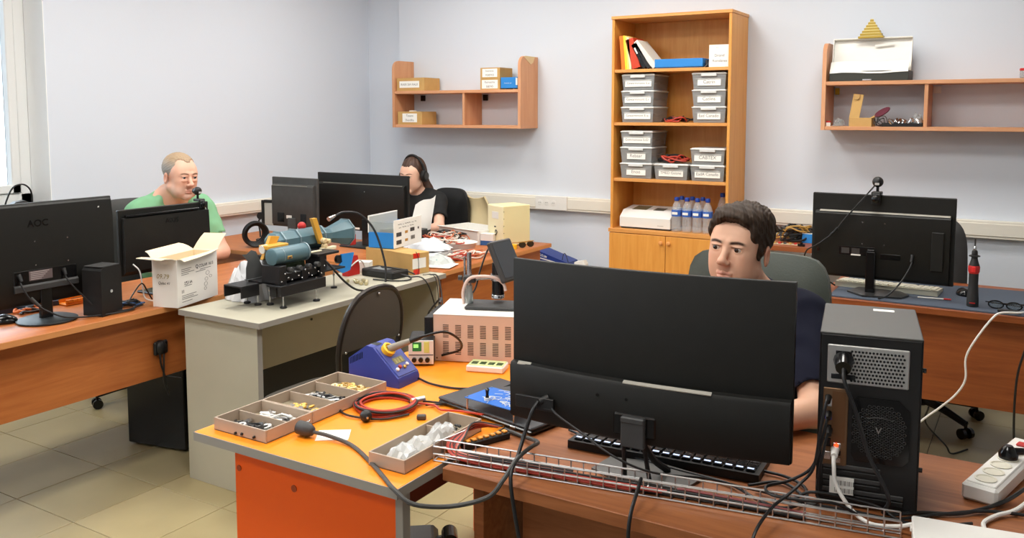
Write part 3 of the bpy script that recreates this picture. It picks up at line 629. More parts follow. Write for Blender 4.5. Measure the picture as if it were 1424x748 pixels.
# --- back corner monitors
c = flat_monitor('wide black monitor in the far corner in front of the woman with headphones', (-3.612, 4.15, 0), 0, .74, .36, .848, ledge=.83, th=.04)
MB().box((-.30, .34), (-.0415, -.036), (1.1435, 1.1475), .0005).obj('ledge_highlight', mat('dull ledge highlight', (132, 132, 124), .4), c)  # light along the ledge, painted as a grey strip
for x in (-.08, .045): MB().cyl((x, -.042, 1.1), (x, -.039, 1.1), .003, n=8).obj('screw', M_metal, c)
MB().box((.02, .1), (-.046, -.03), (.762, .93), .004).obj('stand_neck', M_blackg, c); MB().box((-.12, .24), (-.1, .1), (.7505, .76), .004).obj('stand_base', M_black, c)
MB().box((-.06, .0), (-.042, -.039), (.86, .872), 0).obj('rating_label', M_paper, c)
M_old = mat('dusty charcoal shell', (66, 67, 66), .6, noise=(20, .12))
d = flat_monitor('dusty charcoal monitor at the left of the wide one in the far corner', (-3.99, 3.95, 0), 0, .392, .315, .868, ledge=.86, th=.04, m=M_old)
MB().box((-.17, .13), (-.0415, -.036), (1.13, 1.1335), .0005).obj('ledge_highlight', MATS['dull ledge highlight'], d)  # same painted highlight on the smaller ledge
MB().box((-.13, -.07), (-.042, -.03), (.9, .96), .002).obj('recess', M_blackg, d); MB().box((.07, .12), (-.042, -.03), (.89, .96), .002).obj('recess', M_blackg, d); MB().box((-.05, -.005), (-.043, -.03), (.925, .945), .001).obj('bright_label', M_white, d)
MB().box((-.035, .035), (-.05, -.03), (.762, .93), .004).obj('stand_neck', M_old, d); MB().box((-.1, .1), (-.09, .09), (.7505, .76), .004).obj('stand_base', M_old, d)
text('AOC', .05, .014, plane_M((.03, -.0185, 1.163), (1, 0, 0), (0, 0, 1)), M_dark, d, ext=.0004)
# --- right monitor
e = flat_monitor('black monitor on the right desk with a webcam on top, seen from behind', (-.6, 4.27, 0), math.radians(-1.2), .612, .392, .82, ledge=.79, th=.04)
MB().prism([(-.034, 1.1275), (-.026, 1.1312), (-.0165, 1.1325), (-.0165, 1.1345)], 'x', -.27, .285).obj('ledge_highlight', M_gleam, e)  # lit edge of the housing, painted as a pale strip
MB().box((.215, .265), (-.048, -.038), (.885, 1.06), .003).obj('cable_cover', M_mon, e)
for x, z in ((-.075, 1.085), (.02, 1.085), (-.075, .985), (.02, .985)): MB().cyl((x, -.042, z), (x, -.039, z), .003, n=8).obj('screw', M_metal, e)
MB().box((-.175, -.02), (-.0415, -.039), (.93, .97), .001).obj('port_panel', M_blackg, e)
for k, x in enumerate((-.165, -.12)): MB().box((x, x+.035), (-.0422, -.041), (.936, .962), 0).obj('rating_label', mat('dark sticker', (56, 52, 50), .5), e)
MB().box((-.122, -.08), (-.0425, -.041), (.928, .935), 0).obj('barcode_label', M_paper, e)
MB().cyl((-.27, -.041, .945), (-.27, -.038, .945), .008, n=14).obj('lock_slot', M_blackg, e)
MB().box((.005, .09), (-.042, -.038), (.92, .945), .001).obj('vent_slot', M_blackg, e)
MB().box((-.053, -.013), (-.062, -.022), (.76, .955), .004).box((-.05, -.016), (-.06, -.024), (.955, .962), .003).obj('stand_neck', M_blackg, e)
MB().prism([(-.13, -.06), (-.05, -.14), (.11, -.10), (.13, -.02), (.06, .08), (-.1, .06)], 'z', .7575, .765).obj('stand_base', mat('dark stand plate', (44, 44, 44), .35), e)
webcam('round webcam standing on the right hand monitor', (-.622, 4.262, 1.2125), 0, 1.32)
# ================================================================ keyboards
def keyboard(label, loc, rz, w, d, body, key, nx, glow=None, h=.02):
    t = thing('keyboard', label, 'keyboard', loc, rz)
    MB().prism([(-d/2, 0), (-d/2, h*.55), (d/2, h), (d/2, 0)], 'x', -w/2, w/2).obj('case', body, t)
    kw = (w-.02)/nx; kd = (d-.022)/6; me = MB().box((-kw*.42, kw*.42), (-kd*.42, kd*.42), (0, .006), .0015).use(key).mesh('key')
    g2 = MB().box((-kw*.3, kw*.3), (-kd*.16, kd*.16), (.0058, .0066), 0).use(glow).mesh('key_legend') if glow else None
    for j in range(6):
        for i in range(nx):
            if j == 0 and 4 <= i <= 8:
                if i > 4: continue
            y = -d/2+.012+kd*(j+.5); z = h*.55+(h*.45)*(j+.5)/6-.0005; x = -w/2+.01+kw*(i+.5)
            o = bpy.data.objects.new('key', me); COL.objects.link(o); o.parent = t; o.location = (x, y, z)
            if j == 0 and i == 4: o.scale = (5, 1, 1); o.location.x += 2*kw
            if g2 and j == 5: q = bpy.data.objects.new('key_legend', g2); COL.objects.link(q); q.parent = o
    return t
M_glow = mat('lit key legend', (220, 232, 255), .5, emit=((190, 214, 255), .7))
keyboard('black keyboard with lit white legends under the curved monitor', (-.745, 1.965, .7505), math.pi+math.radians(4), .47, .15, M_black, M_blackg, 18, M_glow)
keyboard('cream keyboard under the right hand monitor', (-.58, 4.40, .757), math.pi-math.radians(3.5), .45, .155, mat('cream plastic', (206, 202, 182), .5), mat('pale cream key', (222, 218, 200), .5), 19, h=.026)
keyboard('dark blue keyboard with pale keys behind the leftmost monitor', (-3.705, 2.12, .7505), math.radians(-96), .56, .14, mat('dark slate plastic', (40, 48, 62), .4), mat('pale blue key', (168, 190, 220), .4), 19)
# ================================================================ desk mat and small things on the right desk
t = MB().prism([(-.79, 4.30), (-.79, 4.10), (-.02, 4.09), (.30, 4.09), (.30, 4.66), (-.05, 4.66), (-.79, 4.62)], 'z', .7503, .7565).obj('desk_mat', mat('slate desk mat', (74, 84, 98), .7, bump=(400, .1))); tag(t, 'slate grey desk mat spread over the right hand desk', 'desk mat')
t = thing('electric_screwdriver', 'black and red electric screwdriver standing upright on the right hand desk', 'screwdriver', (-.212, 4.175, .757))
MB().lathe([(.022, 0), (.0235, .003), (.0235, .03), (.021, .06), (.0185, .1), (.0185, .13), (.019, .15), (.0215, .165), (.022, .175), (.017, .19), (.013, .205), (.0125, .21)], n=24).obj('handle', mat('black rubber grip', (36, 36, 36), .6, bump=(200, .3)), t)
MB().lathe([(.0186, .143), (.0222, .152), (.0232, .172), (.0215, .178)], n=24, caps=False).obj('red_sleeve', M_red, t)
MB().box((-.008, .008), (-.0255, -.02), (.15, .176), .003).obj('switch', mat('bright red plastic', (222, 48, 48), .35), t); MB().box((-.011, .011), (-.0245, -.023), (.016, .02), 0).obj('brand_plate', M_red, t)
MB().lathe([(.012, .208), (.013, .215), (.022, .217), (.022, .221), (.012, .224), (.0115, .238), (.009, .244)], n=20).obj('collar', M_black, t)
MB().lathe([(.006, .244), (.007, .25), (.0055, .258), (.004, .262)], n=14).obj('chuck', M_metal, t); MB().cyl((0, 0, .26), (0, 0, .293), .0034, .003, 8).obj('bit', M_dark, t)
t = thing('mouse', 'black mouse beside the screwdriver on the right hand desk', 'mouse', (-.262, 4.42, .757), .3); MB().sphere((0, 0, .0), .05, 12, (.62, 1, .66)).obj('mouse_shell', M_blackg, t)
t.children[0].data.transform(Matrix.Translation((0, 0, .0))); 
for v in t.children[0].data.vertices: v.co.z = max(v.co.z, 0)
t = thing('pen', 'slim white pen with a red end lying on the slate mat', 'pen', (-.36, 4.25, .7605), math.radians(8)); MB().cyl((-.075, 0, 0), (.03, 0, 0), .0035, n=8).obj('barrel', M_white, t); MB().cyl((.03, 0, 0), (.06, 0, 0), .0037, n=8).obj('red_end', M_red, t)
t = thing('glasses', 'black framed safety glasses folded on the slate mat', 'glasses', (-.09, 4.17, .757), -.1)
for x in (-.034, .034): MB().tube([(x+.028*math.cos(a), 0, .018+.016*math.sin(a)) for a in np.linspace(0, 2*math.pi, 13)[:-1]], .0028, 6, 3, True).obj('rim', M_blackg, t); MB().lathe([(.016, 0), (.016, .001)], frame((x, 0, .018), (0, 1, 0)) @ Matrix.Diagonal((1.7, 1, 1, 1)), 18).obj('lens', mat('clear lens', (200, 210, 215), .05, trans=.9, ior=1.1), t)
MB().tube([(-.06, 0, .026), (-.075, .03, .02), (-.03, .06, .012), (.06, .07, .006)], .0026, 6, 4).obj('temple', M_blackg, t); MB().tube([(.06, 0, .026), (.075, .03, .024), (.03, .05, .018), (-.06, .055, .012)], .0026, 6, 4).obj('temple', M_blackg, t)
t = thing('phone_case', 'small black box lying in front of the glasses', 'box', (-.075, 4.115, .757)); MB().box((-.04, .04), (-.012, .012), (0, .012), .003).obj('case', M_black, t)
t = thing('adapter', 'grey adapter at the right edge of the right desk feeding a white cord', 'adapter', (.03, 4.2, .757), .5); MB().box((-.045, .045), (-.02, .02), (0, .03), .005).obj('housing', M_cableg, t)
# wall table contents
tangle('wire_bundle', 'dark tangle of cables heaped on the side table by the back wall', 'wires', (-1.21, 5.30, .822), .27, .2, .11, [M_cable, M_cableg, M_cable, mat('tan wire', (180, 140, 70), .5)], 16, .0055, seed=21)
t = thing('box', 'blue and white cardboard box at the right end of the cable heap', 'box', (-1.12, 5.235, .822)); MB().box((-.05, .06), (0, .16), (0, .055), .001).obj('carton', M_blue, t); MB().prism([(0, .0552), (.16, .0552), (.16, .058), (0, .058)], 'x', -.05, .06).obj('white_top', M_paper, t)
text('abc', .05, .03, plane_M((.0, .08, .0584), (1, 0, 0), (0, 1, 0)), M_inkg, t, shear=.3)
t = thing('circuit_board', 'strip of pale circuit board on the side table before the cable heap', 'circuit board', (-1.23, 5.13, .822), .06); MB().box((-.12, .08), (-.02, .02), (0, .003), .0005).obj('board', mat('pale board', (206, 190, 160), .5), t)
for k in range(6): MB().box((-.11+.03*k, -.095+.03*k), (-.01, .01), (.003, .012), .001).obj('component', (M_dark, M_gold, M_red)[k % 3], t)
t = thing('connector', 'small black connector at the front of the side table', 'connector', (-1.14, 5.09, .822)); MB().box((-.02, .02), (-.008, .008), (0, .014), .002).cyl((0, .0, .014), (0, 0, .024), .008, n=10).obj('shell', M_blackg, t)
# ================================================================ left desk things
t = thing('mouse', 'black mouse at the lower left edge of the picture', 'mouse', (-3.50, 1.855, .7505), -.6); o = MB().sphere((0, 0, 0), .052, 12, (.62, 1, .7)).obj('mouse_shell', M_blackg, t)
for v in o.data.vertices: v.co.z = max(v.co.z, 0)
MB().cyl((-.006, -.03, .03), (.006, -.03, .03), .009, n=12).obj('scroll_wheel', M_dark, t)
t = thing('speaker', 'small black speaker box between the two left monitors', 'speaker', (-3.318, 2.165, .7505), math.radians(12))
MB().prism([(-.055, 0), (-.055, .19), (-.04, .205), (.045, .205), (.055, .195), (.055, 0)], 'x', -.05, .05).obj('cabinet', M_black, t)
MB().cyl((.05, -.005, .1), (.054, -.005, .1), .007, n=14).obj('badge', M_chrome, t); MB().box((-.045, .045), (-.05, .05), (.2045, .207), .001).obj('top_plate', M_dark, t)
t = thing('cable_reel', 'orange plastic tray of tools behind the leftmost monitor', 'tray', (-3.60, 2.235, .7505), math.radians(88)); MB().box((-.075, .075), (-.03, .03), (0, .01), .003).box((-.075, .075), (-.03, -.024), (.01, .028), .002).box((-.075, .075), (.024, .03), (.01, .028), .002).obj('tray', mat('orange plastic', (230, 130, 30), .45), t)
for k in range(6): MB().box((-.065+.022*k, -.05+.022*k), (-.032, -.029), (.012, .024), .001).obj('tab', MATS['orange plastic'], t)
tangle('wire_bundle', 'orange and black leads beside the foot of the leftmost monitor', 'wires', (-3.60, 2.03, .7505), .1, .16, .03, [mat('orange wire', (214, 110, 44), .5), M_cable], 7, .0045, seed=31)
tangle('wire_bundle', 'black cable clutter between the speaker and the white box', 'wires', (-3.36, 2.31, .7505), .14, .12, .03, [M_cable, mat('blue wire', (40, 80, 130), .5), M_cable], 8, .0035, seed=33)
t = thing('desk_lamp_arm', 'black bracket by the window behind the leftmost monitor', 'bracket', (-4.76, 2.66, 1.0595)); MB().box((-.03, .03), (-.1, .06), (0, .012), .003).prism([(-.1, .012), (-.05, .045), (.0, .05), (.06, .012)], 'x', -.02, .02).obj('bracket', M_dark, t)
# computer under the left desk
t = thing('computer_tower', 'black computer case standing on the floor under the cherry desk', 'computer', (-3.57, 2.72, 0), math.radians(11)); MB().box((-.15, .19), (-.19, .19), (.01, .40), .004).obj('case', M_blackg, t)
MB().box((-.14, .18), (-.1925, -.19), (.36, .364), .0005).obj('seam', M_dark, t)
for x in (-.12, .15):
    for y in (-.15, .15): MB().cyl((x, y, 0), (x, y, .012), .015, n=12).obj('foot', M_black, t)
t = thing('power_plug', 'black plug and cords hanging on the panel of the left desk', 'plug', (-3.262, 2.39, .56))
MB().sphere((0, 0, 0), .03, 10, (.9, 1, 1.1)).box((-.004, .012), (-.035, .035), (-.03, .03), .006).obj('plug_body', M_cable, t)
MB().tube([(.01, -.01, -.02), (.02, -.012, -.07), (.012, .01, -.13), (.01, .02, -.2)], .004, 6, 5).obj('cord', M_cable, t); MB().tube([(.01, .012, -.02), (.022, .0, -.08), (.015, .004, -.15), (.01, .03, -.22)], .004, 6, 5).obj('cord', M_cable, t)
# ================================================================ grey workbench: white box, optical instrument, parts
M_wcard = mat('white printed cardboard', (226, 222, 216), .65)
t = thing('shipping_box', 'open white cardboard box with printing and handwriting between the left desk and the grey bench', 'box', (-3.13, 2.389, .7505), math.radians(105.7))
Lx, Ly, Hb = .29, .125, .208; c = .003
MB().box((0, Lx), (0, c), (0, Hb), .0005).box((0, Lx), (Ly-c, Ly), (0, Hb), .0005).box((0, c), (c, Ly-c), (0, Hb), .0005).box((Lx-c, Lx), (c, Ly-c), (0, Hb), .0005).box((c, Lx-c), (c, Ly-c), (0, c), 0).obj('carton', M_wcard, t)
MB().box((c, Lx-c), (c, c+.0015), (.01, Hb-.001), 0).box((c, Lx-c), (Ly-c-.0015, Ly-c), (.01, Hb-.001), 0).box((c, c+.0015), (c, Ly-c), (.01, Hb-.001), 0).box((Lx-c-.0015, Lx-c), (c, Ly-c), (.01, Hb-.001), 0).obj('inner_liner', mat('buff inner card', (238, 218, 182), .8), t)
M_buff = MATS['buff inner card']
def flap(pts_in, pts_out, nm='flap'):
    n = len(pts_in); g = [[Vector(pts_in[i]).lerp(Vector(pts_out[i]), k/3)+Vector((0, 0, .006*math.sin(k/3*3.14))) for k in range(4)] for i in range(n)]
    f = MB().sheet(g, .0022).obj(nm, M_wcard, t)
    g2 = [[p+Vector((0, 0, .0016)) for p in r] for r in g]; MB().sheet(g2, .0006).obj('flap_inner_face', M_buff, f)
flap([(0, 0, Hb), (0, Ly, Hb)], [(-.085, .012, Hb+.012), (-.085, Ly+.01, Hb+.016)])
flap([(Lx, 0, Hb), (Lx, Ly, Hb)], [(Lx+.06, -.012, Hb+.07), (Lx+.07, Ly-.012, Hb+.066)])
flap([(0.002, 0, Hb), (.1, 0, Hb), (.2, 0, Hb), (Lx-.004, 0, Hb)], [(.012, -.030, Hb-.008), (.1, -.040, Hb-.002), (.19, -.038, Hb+.004), (Lx-.03, -.03, Hb+.012)])
flap([(Lx, Ly, Hb), (0, Ly, Hb)], [(Lx-.03, Ly+.055, Hb+.03), (.03, Ly+.055, Hb+.026)])
PF = lambda x, z: plane_M((x, -.0006, z), (1, 0, 0), (0, 0, 1)); PS = lambda y, z: plane_M((-.0006, y, z), (0, -1, 0), (0, 0, 1))
text('COLAR 1613', .105, .017, PF(.205, .158), M_ink, t, bold=.01); text('Q', .024, .02, PF(.138, .158), M_ink, t, bold=.02)
text('Z\u01b7\u0417 5A', .058, .016, PF(.075, .098), M_ink, t, bold=.01)
pr = MB()
for z, a, b in ((.160, .03, .1), (.152, .03, .09), (.144, .03, .12), (.136, .03, .08), (.141, .16, .24), (.134, .13, .2), (.085, .05, .1), (.045, .03, .13), (.037, .03, .11), (.03, .03, .14), (.018, .03, .1)): pr.box((a, b), (-.0005, 0), (z, z+.0025), 0)
o = pr.obj('printed_lines', M_inkg, t); o['kind'] = 'stuff'
for k, (x, z, r) in enumerate(((.215, .118, .013), (.205, .092, .011), (.2, .070, .012), (.236, .10, .009), (.196, .05, .009))):
    MB().tube([(x+r*math.cos(a), -.0006, z+.7*r*math.sin(a)) for a in np.linspace(0, 2*math.pi, 10)[:-1]], .0007, 4, 3, True).obj('line_drawing', M_inkg, t)
MB().box((.03, .034), (-.0006, 0), (.058, .072), 0).box((.04, .044), (-.0006, 0), (.058, .072), 0).obj('care_mark', M_inkg, t)
text('09.79', .062, .02, PS(.07, .135), mat('ochre marker', (150, 132, 80), .7), t, name='handwriting', shear=.2); text('Qalac 41', .075, .014, PS(.065, .105), M_ink, t, name='handwriting', shear=.2)
# clear bag with boards
t = thing('parts_bag', 'big crumpled clear bag of circuit boards behind the white box', 'bag', (-3.02, 2.72, .7505))
o = crumple('bag', '', (0, 0, 0), .10, .12, .215, 11, m=mat('milky polythene', (240, 241, 243), .22, alpha=.8), parent=t, n=13)
rnd = random.Random(8)
for k in range(9):
    M = Matrix.Translation((rnd.uniform(-.05, .05), rnd.uniform(-.06, .08), rnd.uniform(.02, .10))) @ Matrix.Rotation(rnd.uniform(-1, 1), 4, 'X') @ Matrix.Rotation(rnd.uniform(0, 3), 4, 'Z')
    MB().box((-.025, .025), (-.018, .018), (-.001, .001), 0, M).box((-.015, .0), (-.01, .01), (.001, .006), 0, M).box((.006, .014), (-.01, .0), (.001, .008), 0, M).obj('circuit_board', mat('green circuit board %d' % (k % 2), ((52, 66, 48), (84, 80, 62))[k % 2], .5), t)
t = thing('circuit_boards', 'dark green circuit boards sticking up behind the clear bag', 'circuit boards', (-3.02, 2.90, .7505))
for k in range(5):
    M = Matrix.Translation((-.06+.02*k, -.05+.03*k, .0)) @ Matrix.Rotation(.25-.1*k, 4, 'Y') @ Matrix.Rotation(.9, 4, 'Z')
    MB().box((-.045, .045), (-.001, .001), (.001, .13+.012*(k % 3)), 0, M).box((-.03, -.01), (-.008, -.001), (.06, .1), 0, M).box((.005, .03), (-.006, -.001), (.03, .12), 0, M).obj('board', MATS['green circuit board 0'], t)
# ---- the optical instrument
M_teal = mat('teal painted metal', (82, 112, 122), .38, spec=.5, noise=(12, .04)); M_bk = mat('black anodised metal', (26, 26, 28), .45)
M_flange = mat('grey blue flange', (128, 148, 156), .35, .3); M_beige = mat('beige plastic knob', (222, 196, 150), .5); M_ochre = mat('ochre plastic', (214, 160, 62), .45)
ox, oy, oz = -2.84, 2.80, .7505
t = thing('optical_instrument', 'teal optical instrument with twin barrels on a black adjustable stage', 'instrument', (ox, oy, oz))
def Q(): return MB(Matrix.Translation((-ox, -oy, -oz)))
Q().box((-2.735, -2.715), (2.585, 2.858), (.808, .853), .001).box((-2.80, -2.735), (2.585, 2.858), (.845, .853), .001).obj('front_beam', M_bk, t)
Q().box((-2.93, -2.80), (2.60, 3.08), (.852, .86), .001).obj('stage_plate', M_bk, t)
Q().box((-2.97, -2.86), (2.50, 2.64), (.846, .852), .001).box((-2.97, -2.963), (2.50, 2.64), (.80, .847), .001).box((-2.866, -2.86), (2.50, 2.60), (.80, .847), .001).obj('side_bracket', M_bk, t)
Q().box((-2.80, -2.76), (2.60, 2.66), (.80, .86), .001).box((-2.80, -2.79), (2.66, 2.84), (.80, .846), .001).obj('front_bracket', M_bk, t)
for (x, y) in ((-2.745, 2.627), (-2.725, 2.806), (-2.844, 2.644), (-2.885, 2.612), (-2.86, 3.064), (-2.955, 2.615)):
    f = Q().lathe([(.015, oz), (.016, oz+.004), (.014, oz+.008), (.005, oz+.010)], Matrix.Translation((x, y, 0)), 16).obj('foot', M_bk, t)
    Q().cyl((x, y, oz+.009), (x, y, .86), .0034, n=8).lathe([(.006, .812), (.006, .818)], Matrix.Translation((x, y, 0)), 6).obj('screw', M_metal, f)
# lower mechanism
Q().box((-2.845, -2.735), (2.60, 2.64), (.853, .935), .002).obj('bracket', M_bk, t); Q().box((-2.84, -2.745), (2.74, 2.78), (.853, .90), .002).obj('bracket', M_bk, t); Q().box((-2.83, -2.735), (2.845, 2.875), (.853, .952), .002).box((-2.83, -2.735), (2.83, 2.97), (.945, .957), .002).obj('bracket', M_bk, t)
Q().box((-2.80, -2.75), (2.64, 2.845), (.86, .90), .006).cyl((-2.77, 2.65, .885), (-2.77, 2.84, .885), .02, n=16).obj('motor', M_bk, t)
for k in range(14):
    y = 2.61+.02*k; z = (.868, .9, .88)[k % 3]; Q().sphere((-2.7345, y if k < 12 else y, z), .0042, 6).obj('bolt', M_metal, t)
for k in range(4): Q().lathe([(.012, 0), (.012, .02), (.009, .024)], frame((-2.745, 2.66+.055*k, .912), (1, 0, .1)), 14).obj('adjuster', M_dark, t)
# front barrel
b1 = Q(); b1.lathe([(.03, 0), (.036, .003), (.0375, .01), (.0375, .19), (.0365, .2)], frame((-2.785, 2.598, .972), (0, 1, 0)), 32); o = b1.obj('front_barrel', M_teal, t)
Q().lathe([(.041, .0), (.041, .008)], frame((-2.785, 2.79, .972), (0, 1, 0)), 32).lathe([(.0385, .0), (.0385, .004)], frame((-2.785, 2.645, .972), (0, 1, 0)), 32).obj('flange', M_flange, o)
Q().box((-2.75, -2.7465), (2.66, 2.688), (.958, .972), .001).obj('brass_plate', M_gold, o); Q().box((-2.7485, -2.7462), (2.665, 2.682), (.96, .966), 0).obj('plate_print', M_dark, o)
# rear octagonal tube, funnel end
def octo(r, fx=1): return [(r*math.cos(math.pi/8+k*math.pi/4)*fx, r*math.sin(math.pi/8+k*math.pi/4)) for k in range(8)]
cx, cz = -2.93, .998
def oct_seg(y0, y1, r0, r1, m, nm, par):
    a, b = octo(r0), octo(r1); vs = [(cx+u, y0, cz+w) for u, w in a]+[(cx+u, y1, cz+w) for u, w in b]; fs = [tuple(range(8)), tuple(range(8, 16))[::-1]]+[(k, 8+k, 8+(k+1) % 8, (k+1) % 8) for k in range(8)]
    return Q().add(vs, fs).obj(nm, m, par, ang=25)
rb = oct_seg(2.745, 3.05, .052, .052, M_teal, 'rear_tube', t)
oct_seg(2.728, 2.745, .034, .052, M_teal, 'tube_end', t)
for y in (2.775, 2.868, 3.03): oct_seg(y, y+.008, .059, .059, M_flange, 'flange', rb)
fn = oct_seg(3.05, 3.10, .04, .036, M_teal, 'neck', t); oct_seg(3.10, 3.22, .036, .066, M_teal, 'funnel', t); oct_seg(3.22, 3.228, .07, .07, M_flange, 'funnel_rim', t)
Q().box((-2.98, -2.86), (2.70, 3.06), (.93, .952), .003).obj('cradle', M_bk, t); Q().box((-2.94, -2.88), (2.72, 2.78), (.86, .935), .002).box((-2.94, -2.88), (2.98, 3.04), (.86, .935), .002).obj('post', M_bk, t)
# gold bracket, ochre arm, beige knobs
Q().box((-2.86, -2.80), (2.60, 2.72), (1.0, 1.018), .003, ).obj('gold_clamp', M_ochre, t); Q().prism([(2.61, .955), (2.655, .965), (2.71, 1.045), (2.66, 1.052)], 'x', -2.862, -2.845).obj('gold_strut', M_ochre, t)
Q().cyl((-2.84, 2.60, 1.0), (-2.84, 2.63, 1.002), .018, n=16).obj('white_cap', M_white, t, label='white round cap')
Q().prism([(2.925, 1.10), (2.955, 1.10), (3.0, .985), (2.975, .975)], 'x', -2.875, -2.858).obj('ochre_arm', M_ochre, t)
for y, z, r in ((2.985, .99, .014), (3.015, .985, .012), (2.99, .965, .013)): Q().lathe([(r*.7, 0), (r, .004), (r, .02), (r*.6, .025)], frame((-2.858, y, z), (1, 0, 0)), 14).obj('knob', M_beige, t)
Q().box((-2.86, -2.835), (2.97, 3.06), (.944, .958), .002).obj('guide_strip', mat('ivory plastic', (232, 222, 190), .45), t); Q().box((-2.79, -2.775), (2.80, 2.9), (.958, .964), .001).obj('guide_strip', MATS['ivory plastic'], t)
Q().sphere((-2.96, 2.96, 1.055), .02, 10).obj('red_clip', M_red, t, label='red clip'); Q().box((-2.97, -2.90), (3.228, 3.275), (.93, .985), .004).obj('red_cover', M_red, t, label='red cover on the funnel end')
Q().prism([(3.075, .838), (3.12, .815), (3.17, .822), (3.20, .905), (3.11, .908), (3.115, .87)], 'x', -2.86, -2.85).obj('blue_lug', M_blue, t, label='bright blue bracket')
Q().lathe([(.020, 0), (.020, .016)], frame((-2.87, 3.10, .885), (1, 0, 0)), 18).obj('side_wheel', M_bk, t)
Q().cyl((-2.92, 3.10, 1.075), (-2.92, 3.145, 1.088), .012, .006, 14).obj('cable_gland', M_metal, t)
Q().tube([(-2.92, 3.145, 1.088), (-2.91, 3.2, 1.10), (-2.86, 3.26, 1.085), (-2.80, 3.30, 1.0), (-2.74, 3.30, .85), (-2.72, 3.28, .758)], .0055, 7, 6).obj('signal_cable', M_cable, t)
Q().tube([(-2.75, 2.88, .93), (-2.72, 2.90, .89), (-2.69, 2.95, .82), (-2.66, 3.0, .775), (-2.645, 3.08, .758), (-2.635, 3.14, .752)], .005, 7, 6).obj('power_cable', M_cable, t)
# leaning metal plate
t = thing('metal_plate', 'dark grey shaped metal plate leaning beside the teal instrument', 'plate', (-2.925, 2.63, .862)); 
mb = MB().prism([(-.045, 0), (.07, 0), (.045, .115), (.02, .125), (-.01, .11), (-.035, .112), (-.012, .08), (-.03, .05)], 'x', -.0015, .0015); o = mb.obj('plate', mat('dark grey sheet metal', (82, 84, 84), .4, .4), t); o.rotation_euler = (0, -.3, 0)
MB().box((-.012, .012), (-.045, .07), (-.0015, .0015), .0005).obj('folded_foot', MATS['dark grey sheet metal'], t)
# connectors, charger, cardboard box, blue-white panel box
rnd = random.Random(2)
for k, (x, y) in enumerate(((-2.90, 3.20), (-2.868, 3.225), (-2.835, 3.205), (-2.83, 3.245), (-2.80, 3.19), (-2.795, 3.225), (-2.775, 3.20))):
    t = thing('connector', 'pale brass fitting lying on the grey bench, one of a loose cluster', 'fitting', (x, y, .7505), rnd.uniform(0, 3), group='brass fittings on the grey bench')
    M = frame((0, 0, .009), (1, 0, .15*(k % 3))); MB().lathe([(.006, -.012), (.0095, -.01), (.0095, .002), (.0065, .004), (.0065, .014)], M, 12).obj('fitting_body', mat('pale brass', (212, 200, 160), .3, .6), t)
t = thing('charger', 'black power adapter lying on the grey bench before the cardboard box', 'adapter', (-2.845, 3.43, .7505), math.radians(-4)); MB().box((-.115, .105), (-.06, .065), (0, .038), .006).obj('housing', M_black, t); MB().box((-.07, .03), (-.03, .035), (.0375, .0388), 0).obj('rating_label', mat('grey label', (120, 124, 124), .5), t)
MB().tube([(.105, .0, .02), (.16, .01, .012), (.19, -.03, .006), (.14, -.09, .005), (.03, -.12, .005)], .004, 6, 5).obj('cord', M_cable, t); MB().tube([(-.06, .03, .04), (0, -.0, .046), (.06, .02, .042), (.1, .05, .03), (.13, .08, .012)], .0035, 6, 5).obj('lead', M_cable, t)
t = thing('cardboard_box', 'kraft box taped in red at the back end of the grey bench', 'box', (-2.742, 3.517, .7505), math.radians(95))
t.rotation_euler = (0, 0, math.radians(170))
# local x runs back along the long side, y towards the viewer's right is negative
MB().box((0, .37), (-.125, 0), (0, .108), .002).obj('carton', M_card, t)
MB().box((.0, .37), (-.128, .0), (.1075, .1095), .0005).obj('lid_flap', M_card, t)
for z0_, z1_ in ((.0, .026), (.085, .111)): MB().box((-.0008, .002), (-.055, -.012), (z0_, z1_), 0).obj('red_tape', mat('red tape', (222, 52, 36), .4), t, label='red adhesive tape')
MB().box((-.0007, .002), (-.10, -.006), (.03, .083), 0).obj('paper_label', M_paper, t)
MB().tube([(-.001, -.03, .12), (-.012, -.035, .09), (-.01, -.04, .03), (-.014, -.03, -.0)], .0016, 5, 4).obj('wire', M_cable, t)
t = thing('prototype_box', 'blue and white display box with a panel of little windows, tilted on the kraft box', 'box', (-2.921, 3.597, .8625), math.radians(98))
# local: x along the white panel, y away from viewer (towards -X)
MB().box((0, .30), (0, .004), (0, .152), .001).obj('front_panel', M_paper, t)
MB().box((0, .003), (.004, .16), (0, .085), .001).box((.297, .30), (.004, .157), (0, .12), .001).box((.003, .297), (.004, .157), (0, .003), 0).obj('blue_case', M_blue, t); MB().box((0.003, .30), (.157, .16), (0, .165), .001).obj('rear_panel', mat('pale grey panel', (190, 192, 186), .5), t)
MB().box((.001, .0025), (.006, .157), (.085, .14), 0).obj('clear_window', mat('clear acrylic', (205, 215, 214), .1, trans=.6, ior=1.1, alpha=.8), t)
MB().box((0, .30), (.157, .163), (.165, .172), .001).box((-.001, .004), (.157, .163), (.08, .172), .0005).obj('white_rim', M_paper, t)
mb = MB()
for k in range(7): mb.box((.02+.02*k, .034+.02*k), (.04, .1), (.02+.01*(k % 3), .1), .001)
o = mb.obj('inner_parts', mat('grey inner parts', (150, 154, 146), .5), t); o['kind'] = 'stuff'
for k, (x, z, w, h, m) in enumerate(((.05, .072, .052, .022, M_dark), (.13, .078, .03, .014, M_gold), (.195, .084, .045, .02, M_dark), (.05, .03, .052, .022, M_dark), (.13, .034, .03, .014, M_gold), (.2, .04, .042, .02, M_bits), (.262, .085, .012, .012, M_dark))): MB().box((x-w/2, x+w/2), (-.0012, .001), (z-h/2, z+h/2), 0).obj('window', m, t)
